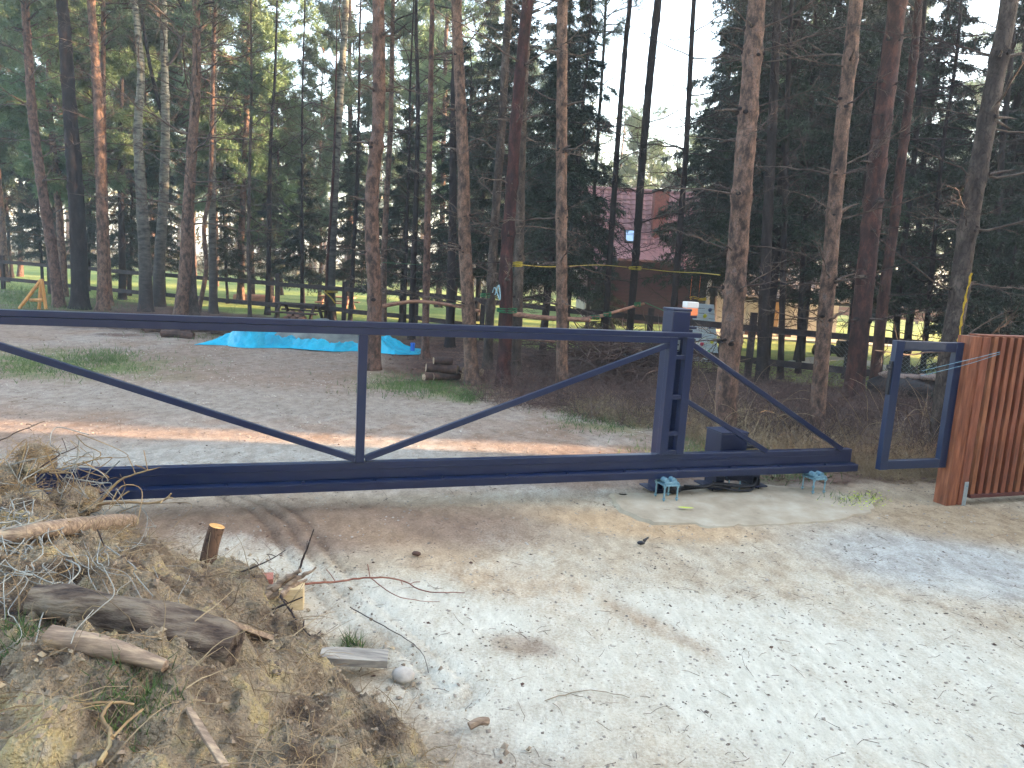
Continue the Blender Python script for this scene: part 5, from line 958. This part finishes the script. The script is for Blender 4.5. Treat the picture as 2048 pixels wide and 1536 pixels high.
cc = D(1318, 480, 29.6); g = Geo(); box(g, cc[0]-.27, cc[0]+.27, 29.7, 30.25, 2.6, 5.0); ch = part('chimney', g, M('chimney_brick', [lin(96, 52, 50), lin(132, 76, 68)], 7, 5, rough=.85, vor=.3, vscale=7), ho); g = Geo(); box(g, cc[0]-.32, cc[0]+.32, 29.65, 30.3, 5.001, 5.08); part('chimney_cap', g, EAVE, ch)
g = Geo(); box(g, 6.6, 8.6, hy0+.6, hy0+.98, .3, 1.65); part('door', g, EAVE, ho)
# veranda wing to the right
ve = empty('veranda', (12, 27, 0), 'low pale veranda with white pillars and tiled roof right of the red roofed house', 'building')
VZ = M('veranda_tiles', [lin(110, 88, 76), lin(138, 120, 106), lin(152, 146, 140)], 3, 5, rough=.8)
x0 = D(1500, 650, 25)[0]; x1 = D(1640, 650, 25)[0]
for k in range(9):
    t0, t1 = k/9, (k+1.1)/9; part('tile_row', roofrow(x0-1.2, x1+1.8, 24.4+3.*t0, 24.4+3.*t1, 1.25+1.2*t0, 1.25+1.2*t1), VZ, ve)
g = Geo(); hexa(g, [(x0-1.2, 24.42, 1.17), (x1+1.8, 24.42, 1.17), (x1+1.8, 27.4, 2.37), (x0-1.2, 27.4, 2.37), (x0-1.2, 24.42, 1.22), (x1+1.8, 24.42, 1.22), (x1+1.8, 27.4, 2.42), (x0-1.2, 27.4, 2.42)]); part('roof_deck', g, EAVE, ve)
g = Geo(); box(g, x0-1, x1+1.4, 27.0, 27.2, -.1, 2.2); part('rear_wall', g, PLM, ve)
for px_ in (1500, 1568, 1648):
    c = D(px_, 650, 25.0); g = Geo(); box(g, c[0]-.16, c[0]+.16, 24.84, 25.16, -.05, 1.24); part('pillar', g, M('white_render', [lin(196, 190, 184), lin(216, 210, 204)], 3, 4, rough=.8), ve, bevel=.01)
    g = Geo(); box(g, c[0]-.2, c[0]+.2, 24.8, 24.835, -.05, .28); part('pillar_foot', g, M('brick_foot', [lin(110, 60, 48), lin(140, 82, 66)], 6, 4, rough=.85), ve)
c = D(1541, 650, 26.9); g = Geo(); box(g, c[0]-.35, c[0]+.35, 26.93, 26.995, .0, 1.7); part('door', g, M('yellow_door', [lin(136, 104, 56), lin(156, 124, 72)], 3, 4, rough=.7), ve)
g = Geo(); box(g, x0-1.4, x1+2.2, 23.6, 27, -.05, .045); o = part('terrace', g, M('terrace_paving', [lin(186, 172, 150), lin(206, 194, 172)], 3, 5, rough=.85), None, bevel=.01); tag(o, kind='structure')
mini('toy_car', (1485, 719), 24.5, .17, TOYO, 'orange plastic toy on the grass left of the white pillar', 'toy', .6)
mini('flower_pot', (1592, 700), 23.3, .16, TOYO, 'orange pot on the terrace at the right end of the veranda', 'pot', 1.1)
# garden machine
gm_ = empty('garden_tractor', G(1665, 714), 'dark small garden tractor parked on the lawn path behind the slender pine', 'tractor'); c = G(1665, 716)
g = Geo(); box(g, c[0]-.45, c[0]+.35, c[1]-.2, c[1]+.2, .12, .3); box(g, c[0]+.1, c[0]+.4, c[1]-.16, c[1]+.16, .3, .45); part('body', g, BLACKP, gm_, bevel=.03)
for dx, r_ in ((-.3, .14), (.3, .11)):
    for dy in (-.24, .24): g = Geo(); tube(g, [(c[0]+dx, c[1]+dy-.04, r_), (c[0]+dx, c[1]+dy+.04, r_)], r_, 14); part('wheel', g, BLACKP, gm_)
g = Geo(); box(g, c[0]-.3, c[0]-.05, c[1]-.14, c[1]+.14, .3, .34); box(g, c[0]-.33, c[0]-.29, c[1]-.14, c[1]+.14, .3, .55); part('seat', g, STEELD, gm_, bevel=.01)
g = Geo(); tube(g, [(c[0]+.12, c[1], .42), (c[0]+.02, c[1], .58)], .012, 6); part('steering_column', g, BLACKP, gm_)
# lawn path
g = Geo(); Pp = smoothpath([G(1560, 735), G(1640, 718), G(1700, 718), G(1760, 733), G(1830, 752), G(1960, 790)], .3); Pq = [];
for k, p_ in enumerate(Pp): d = Pp[min(k+1, len(Pp)-1)]-Pp[max(k-1, 0)]; n_ = np.array([-d[1], d[0], 0])/np.linalg.norm(d); Pq += [p_-n_*.28+[0, 0, .012], p_+n_*.28+[0, 0, .012], p_+n_*.3-[0, 0, .03], p_-n_*.3-[0, 0, .03]]
K_ = len(Pp); Fq = []
for k in range(K_-1):
    for j in range(4): Fq.append((4*k+j, 4*k+(j+1) % 4, 4*k+4+(j+1) % 4, 4*k+4+j))
g.add(Pq, Fq); o = part('garden_path', g, M('path_slabs', [lin(150, 146, 132), lin(182, 178, 164)], 3, 6, rough=.9), None); tag(o, kind='structure')
# garden lamp
gl = empty('garden_lamp', G(1752, 668), 'slim pale blue garden lamp post with yellow light between the trees', 'lamp'); c = G(1752, 668)
h_ = 1.75+.3; zt = D(1758, 596, c[1])[2]
g = Geo(); tube(g, [c, (c[0], c[1], zt-.2)], .05, 10); part('pole', g, M('lamp_pole', [lin(120, 150, 176), lin(142, 170, 190)], 3, 3, rough=.5), gl, True)
LE = bpy.data.materials.new('lamp_glow'); LE.use_nodes = True; b_ = LE.node_tree.nodes['Principled BSDF']; b_.inputs['Base Color'].default_value = (.8, .5, .15, 1); b_.inputs['Emission Color'].default_value = (1, .6, .15, 1); b_.inputs['Emission Strength'].default_value = .35
g = Geo(); blob(g, (c[0], c[1], zt-.06), .18, 3, 2, .02, (1, 1, .8)); part('globe', g, LE, gl, True)
# far red brown fence
ff = empty('far_board_fence', D(1750, 640, 44), 'far reddish brown horizontal board fence behind the lawn on the right', 'fence'); FB = M('red_brown_boards', [lin(96, 58, 56), lin(128, 82, 76)], 3, 5, (.5, 1, 5), rough=.8)
a = D(1600, 640, 46); b = D(2100, 690, 40)
for k in range(6):
    g = Geo(); ob(g, a[:2], b[:2], .15+k*.27, .37+k*.27, .04); part('board', g, FB, ff)
for k in range(9):
    q = a+(b-a)*k/8; g = Geo(); box(g, q[0]-.06, q[0]+.06, q[1]+.04, q[1]+.14, -.1, 1.85); part('post', g, FW, ff)
# picnic table, stump, log stacks, sawhorse
TB = M('garden_table_wood', [lin(120, 84, 70), lin(160, 122, 104)], 5, 5, (.4, 4, 4), rough=.8)
def picnic(q, label, s=1.0, m_=TB, dark=False):
    c = G(*q); t = empty('picnic_table', c, label, 'table')
    for z, y0, y1, nm in ((.62, -.3, .3, 'table_top'), (.36, -.72, -.5, 'bench'), (.36, .5, .72, 'bench')):
        g = Geo(); box(g, c[0]-.85*s, c[0]+.85*s, c[1]+y0, c[1]+y1, z*s-.04, z*s); part(nm, g, m_, t, bevel=.005)
    for dx in (-.6, .6):
        g = Geo(); gA = [(c[0]+dx*s, c[1]-.7, 0), (c[0]+dx*s, c[1]-.2, .6*s)]; tube(g, gA, .045, 5); part('leg', g, m_, t); g = Geo(); tube(g, [(c[0]+dx*s, c[1]+.7, 0), (c[0]+dx*s, c[1]+.2, .6*s)], .045, 5); part('leg', g, m_, t)
picnic((675, 618), 'small reddish picnic table on the lawn behind the strapped birch', .7)
picnic((598, 642), 'dark wooden bench table with logs under it by the fence', .75, TWIGD)
for k, (dx, dy) in enumerate(((-.2, 0), (.0, .02), (.2, 0), (-.1, .01), (.1, .0))):
    c = G(600, 640)+[dx, dy-.5, .07+.13*(k > 2)]; g = Geo(); tube(g, [c+[0, -.15, 0], c+[0, .2, 0]], .075, 9); o = part('firewood_log', g, TB, None); tag(o, ['leftmost lower', 'middle lower', 'rightmost lower', 'left upper', 'right upper'][k]+' firewood log in front of the dark bench table', 'log', 'firewood by the dark bench table')
c = G(520, 606); g = Geo(); tube(g, [c+[-.9, 0, .12], c+[0, 0, .14], c+[.5, 0, .12]], [.14, .16, .15], 10); o = part('fallen_trunk', g, TB, None, True); tag(o, 'fallen brown trunk piece lying on the far lawn', 'log')
c = G(628, 620)
sh = empty('wooden_trestle', G(70, 618), 'orange brown wooden trestle of leaning poles at the far left', 'trestle'); m_ = M('fresh_planed_wood', [lin(150, 104, 56), lin(188, 140, 86)], 6, 5, (3, 3, .4), rough=.7)
Ys = G(70, 618)[1]
for a_, b_ in (((38, 618), (82, 560)), ((78, 618), (82, 560)), ((92, 618), (83, 558)), ((60, 600), (86, 600))):
    g = Geo(); tube(g, [D(*a_, Ys-.1 if a_[0] == 38 else Ys+.05), D(*b_, Ys)], .045, 6); part('pole', g, m_, sh)
WL = M('log_bark', [lin(32, 24, 23), lin(64, 48, 44), lin(92, 70, 60)], 8, 6, rough=.9, bump=.006)
for i, (cx_, cy_p, n_, lb, gr) in enumerate(((905, 768, 9, 'short split log in the small stack beside the leaning pine', 'logs of the small stack beside the leaning pine'),)):
    for k in range(n_):
        row = k//4; c = G(868+(k % 4)*22+row*8, 762)+[0, RNG.normal(0, .04), .07+row*.12]; an = RNG.normal(0, .5); g = Geo(); dv = np.array([math.cos(an), math.sin(an), RNG.normal(0, .07)])*RNG.uniform(.12, .22)
        P = [c-dv, c, c+dv]; V, F = tubes(np.array([P]), np.full((1, 3), RNG.uniform(.05, .07)), 9); g.add(V, F); t = empty('firewood_log', c, ['first', 'second', 'third', 'fourth'][k % 4]+' log from the left in the '+['bottom', 'middle', 'top'][row]+' row of the split log stack', 'log', gr); part('bark', g, WL, t, True)
        for e in (0, 2):
            ring = V.reshape(3, 9, 3)[e]; g = Geo().add(np.vstack([ring, [ring.mean(0)+dv/np.linalg.norm(dv)*(.004 if e else -.004)]]), [(j, (j+1) % 9, 9) for j in range(9)]); part('cut_end', g, WOODB, t)
for k in range(7):
    a = G(300+k*22, 668+k*1.)+[RNG.normal(0, .1), RNG.normal(0, .25), .05+.05*(k % 3)]; an = RNG.uniform(-.5, .5); L_ = RNG.uniform(.4, .9); dv = np.array([math.cos(an), math.sin(an)*.6, RNG.normal(0, .08)])*L_/2
    g = Geo(); tube(g, smoothpath([a-dv, a+[0, 0, .02], a+dv], .1), RNG.uniform(.035, .08), 8); o = part('cut_log', g, WL, None); tag(o, ['first', 'second', 'third', 'fourth', 'fifth', 'sixth', 'seventh'][k]+' log from the left in the low pile beside the tarpaulin', 'log', 'logs in the low pile left of the tarpaulin')
# dark heap with cover behind the wicket frame
dh = empty('covered_heap', G(1830, 800), 'dark covered heap with pale pinkish top behind the wicket frame', 'heap'); c = G(1830, 800)
g = Geo(); blob(g, c+[0, .3, .17], .42, 4, 3, .3, (1.5, .7, .5)); part('body', g, BLACKP, dh, True)
for k in range(5):
    g = Geo(); blob(g, c+[-.4+.2*k, .2, .37+RNG.normal(0, .01)], .11, k, 3, .35, (1.2, .8, .5)); part('sack', g, M('pinkish_sack', [lin(130, 108, 100), lin(166, 148, 140)], 5, 5, rough=.9), dh, True)
# ------------------------------------------------------------------ ground clutter
def proj_xy(P): return proj(P[:, 0], P[:, 1], 0*P[:, 0])
def inlit(P):
    a, b = proj_xy(P); lim = 770+(np.clip(a, 780, 1800)-830)*.155; return ((b < lim+RNG.normal(0, 8, len(P))) & (a > 770)) | ((b > 880) & (b < 965) & (a > 1400) & (a < 1900))
r_ = np.random.default_rng(9)
P = np.column_stack([r_.uniform(-8, 7, 60000), 2.0+18*r_.random(60000)**1.5]); a, b = proj_xy(P); P = P[(a > -60) & (a < 2100) & (b < 1560)]; lit = inlit(P); P = P[~lit]; P = P[mound_d(P[:, 0], P[:, 1]) > .02][:22000]
g = Geo(); P3 = np.column_stack([P, ground_h(P[:, 0], P[:, 1])]); scatter_bits(g, P3, (.002+.0075*r_.random(len(P3))**3)*(1+P3[:, 1]*.07), (1, 1, .6)); tag(part('gravel', g, PEB, None, at=(0, 0, 0)), 'small pale stones and grit scattered over the drive', 'gravel', kind='stuff')
P = np.column_stack([r_.uniform(-9, 7, 24000), 2.1+15*r_.random(24000)**1.4]); P = P[mound_d(P[:, 0], P[:, 1]) > .02]; g = Geo(); P3 = np.column_stack([P, ground_h(P[:, 0], P[:, 1])]); scatter_bits(g, P3[:4500], .0025+.016*r_.random(4500)**7, (1.3, .7, .5)); strands(g, P3[9000:15000]+[0, 0, .003], r_.uniform(.02, .13, len(P3[9000:15000])), .0013, 5, .25, .08)
tag(part('cones_and_twigs', g, DARKLIT, None, at=(0, 0, 0)), 'dark cones and bits of twig lying about the drive', 'litter', kind='stuff')
# leaf litter
P = np.column_stack([r_.uniform(-9, 8.5, 60000), r_.uniform(6.5, 17, 60000)]); P = P[inlit(P)][:26000]; n_ = len(P); z = ground_h(P[:, 0], P[:, 1])+.012*r_.random(n_)+.004; an = r_.uniform(0, 6.28, n_); s = r_.uniform(.015, .045, n_); ti = r_.normal(0, .5, (n_, 2))
V = [];
for k, (ux, uy) in enumerate(((1, 0), (0, .5), (-1, 0), (0, -.5))): xx = s*(ux*np.cos(an)-uy*np.sin(an)); yy = s*(ux*np.sin(an)+uy*np.cos(an)); V.append(np.stack([P[:, 0]+xx, P[:, 1]+yy, z+s*.6*np.abs(ux*ti[:, 0]+uy*ti[:, 1])], 1))
V = np.stack(V, 1).reshape(-1, 3); i_ = np.arange(n_)*4; g = Geo().add(V, np.concatenate([np.stack([i_, i_+1, i_+3], 1), np.stack([i_+1, i_+2, i_+3], 1)])); tag(part('leaf_litter', g, LITTER, None, at=(0, 0, 0)), 'brown dead leaves under the trees', 'leaves', kind='stuff')
# dry grass, brambles, weeds along the wood edge
def edge_pts(n, a0, a1, off0, off1):
    px_ = r_.uniform(a0, a1, n); ed_ = 770+(np.clip(px_, 780, 1800)-830)*.155; py_ = ed_+r_.uniform(off0, off1, n); out = np.array([G(x_, max(y_, 640)) for x_, y_ in zip(px_, py_)]); out[:, 2] = ground_h(out[:, 0], out[:, 1]); return out
g = Geo(); c_ = edge_pts(260, 1340, 1960, -40, 40); P = np.repeat(c_, 42, 0)+r_.normal(0, .07, (260*42, 3))*[1, 1, 0]; strands(g, P, r_.uniform(.08, .34, len(P)), .0016, 5, .22, 1.6); c_ = edge_pts(130, 1150, 1420, -30, 14); P = np.repeat(c_, 30, 0)+r_.normal(0, .07, (130*30, 3))*[1, 1, 0]; strands(g, P, r_.uniform(.06, .22, len(P)), .0016, 5, .25, 1.4)
tag(part('dry_grass', g, DRYG, None, at=(0, 0, 0)), 'straw coloured dry grass tufts along the edge of the wood', 'dry grass', kind='stuff')
g = Geo(); c_ = edge_pts(950, 955, 1960, -120, 12); P = np.repeat(c_, 12, 0)+r_.normal(0, .12, (950*12, 3))*[1, 1, 0]; strands(g, P, r_.uniform(.2, .75, len(P)), .0028, 8, .3, 1.2); tag(part('brambles', g, BRUSH, None, at=(0, 0, 0)), 'low purplish brown brambles and dead twigs under the trees', 'brambles', kind='stuff')
g = Geo(); c_ = edge_pts(46, 1330, 1950, -70, 25); P = np.repeat(c_, 2, 0); strands(g, P, r_.uniform(.5, 1.0, len(P)), .0036, 9, .13, 3.5); tag(part('tall_stems', g, DRYG, None, at=(0, 0, 0)), 'tall pale bare stems standing in the dry grass', 'stems', kind='stuff')
g = Geo()
for (a, b, n_, rx, ry_) in ((840, 772, 1500, 60, 10), (1215, 836, 1100, 50, 14), (935, 792, 420, 18, 6), (210, 715, 900, 40, 8), (60, 730, 2200, 130, 14), (1500, 915, 900, 120, 12), (1400, 890, 700, 60, 14), (560, 672, 1100, 120, 6), (1880, 905, 500, 30, 10), (702, 1288, 60, 12, 6), (40, 592, 2500, 60, 14), (1590, 950, 300, 50, 8), (1700, 1000, 90, 30, 6), (170, 606, 1500, 80, 8)):
    P = np.array([G(r_.normal(a, rx), b+r_.normal(0, ry_)) for _ in range(n_)]); d_ = P[:, 1].mean(); P[:, 2] = ground_h(P[:, 0], P[:, 1]); blades(g, P, np.column_stack([r_.normal(0, .5, n_), r_.normal(0, .5, n_), np.ones(n_)]), r_.uniform(.03, .11, n_)*(1+max(0, d_-9)*.03), .005*(1+d_*.08))
tag(part('grass_tufts', g, GRASS, None, at=(0, 0, 0)), 'patches of short green grass on the drive and at the wood edge', 'grass', kind='stuff')
# brush pile right of the light brown pine
g = Geo(); n_ = 360; c0 = G(1250, 762); P = np.column_stack([c0[0]+r_.normal(.1, .55, n_), c0[1]+.5+r_.normal(0, .35, n_), r_.uniform(0, .5, n_)]); strands(g, P, r_.uniform(.6, 1.6, n_), r_.uniform(.005, .018, n_), 7, .14, .4, 5)
n_ = 1500; P = np.column_stack([c0[0]+r_.normal(.1, .65, n_), c0[1]+.5+r_.normal(0, .4, n_), r_.uniform(0, .5, n_)]); strands(g, P, r_.uniform(.2, .7, n_), .0032, 6, .25, .8)
o = part('brush_pile', g, BRUSH, None, at=(c0[0], c0[1], 0)); tag(o, 'heap of cut dead branches right of the straight light brown pine', 'brush pile', kind='stuff')
g = Geo(); n_ = 900; c0 = G(560, 668); P = np.column_stack([r_.uniform(-8.6, -5.9, n_), 15.9+r_.normal(0, .35, n_), r_.uniform(0, .16, n_)]); strands(g, P, r_.uniform(.2, .7, n_), .004, 6, .2, .4); tag(part('brushwood', g, BRUSH, None, at=(0, 0, 0)), 'low brushwood scattered left of the tarpaulin', 'brushwood', kind='stuff')
# ------------------------------------------------------------------ unseen blocks added on the right to shade the drive, gap lets sun strip through
SM = M('blocker_boards', [lin(96, 66, 52), lin(132, 98, 78)], 4, 5, (1, 1, .3), rough=.8)
def sun_blocker(x0, x1, y0, y1, h, label):
    t = empty('sun_blocker', ((x0+x1)/2, (y0+y1)/2, 0), label, 'building'); g = Geo(); box(g, x0, x1, y0, y1, -.1, h); part('wall', g, SM, t)
    g = Geo(); xm = (x0+x1)/2; g.add([(x0-.1, y0-.3, h-.1), (x0-.1, y1+.3, h-.1), (xm, y1+.3, h+1.6), (xm, y0-.3, h+1.6), (x1+.3, y0-.3, h-.1), (x1+.3, y1+.3, h-.1)], [(0, 1, 2, 3), (3, 2, 5, 4)]); part('roof', g, EAVE, t)
sun_blocker(12, 17, -14, 7.98, 4.2, 'long brown unseen sun blocker added right outside the view')
sun_blocker(18, 24, 9.36, 21, 8.5, 'tall brown unseen sun blocker added right outside the view')

# ------------------------------------------------------------------ haze
g = Geo(); box(g, -262, 262, -62, 421, -2, 21); hm = bpy.data.materials.new('haze'); hm.use_nodes = True; n = hm.node_tree; n.nodes.remove(n.nodes['Principled BSDF'])
pv = n.nodes.new('ShaderNodeVolumePrincipled'); pv.inputs['Color'].default_value = (.82, .92, .98, 1); pv.inputs['Density'].default_value = .002; pv.inputs['Anisotropy'].default_value = .3; n.links.new(pv.outputs[0], n.nodes['Material Output'].inputs['Volume'])
tag(part('haze', g, hm, None), 'thin pale air between the trees', 'haze', kind='stuff')
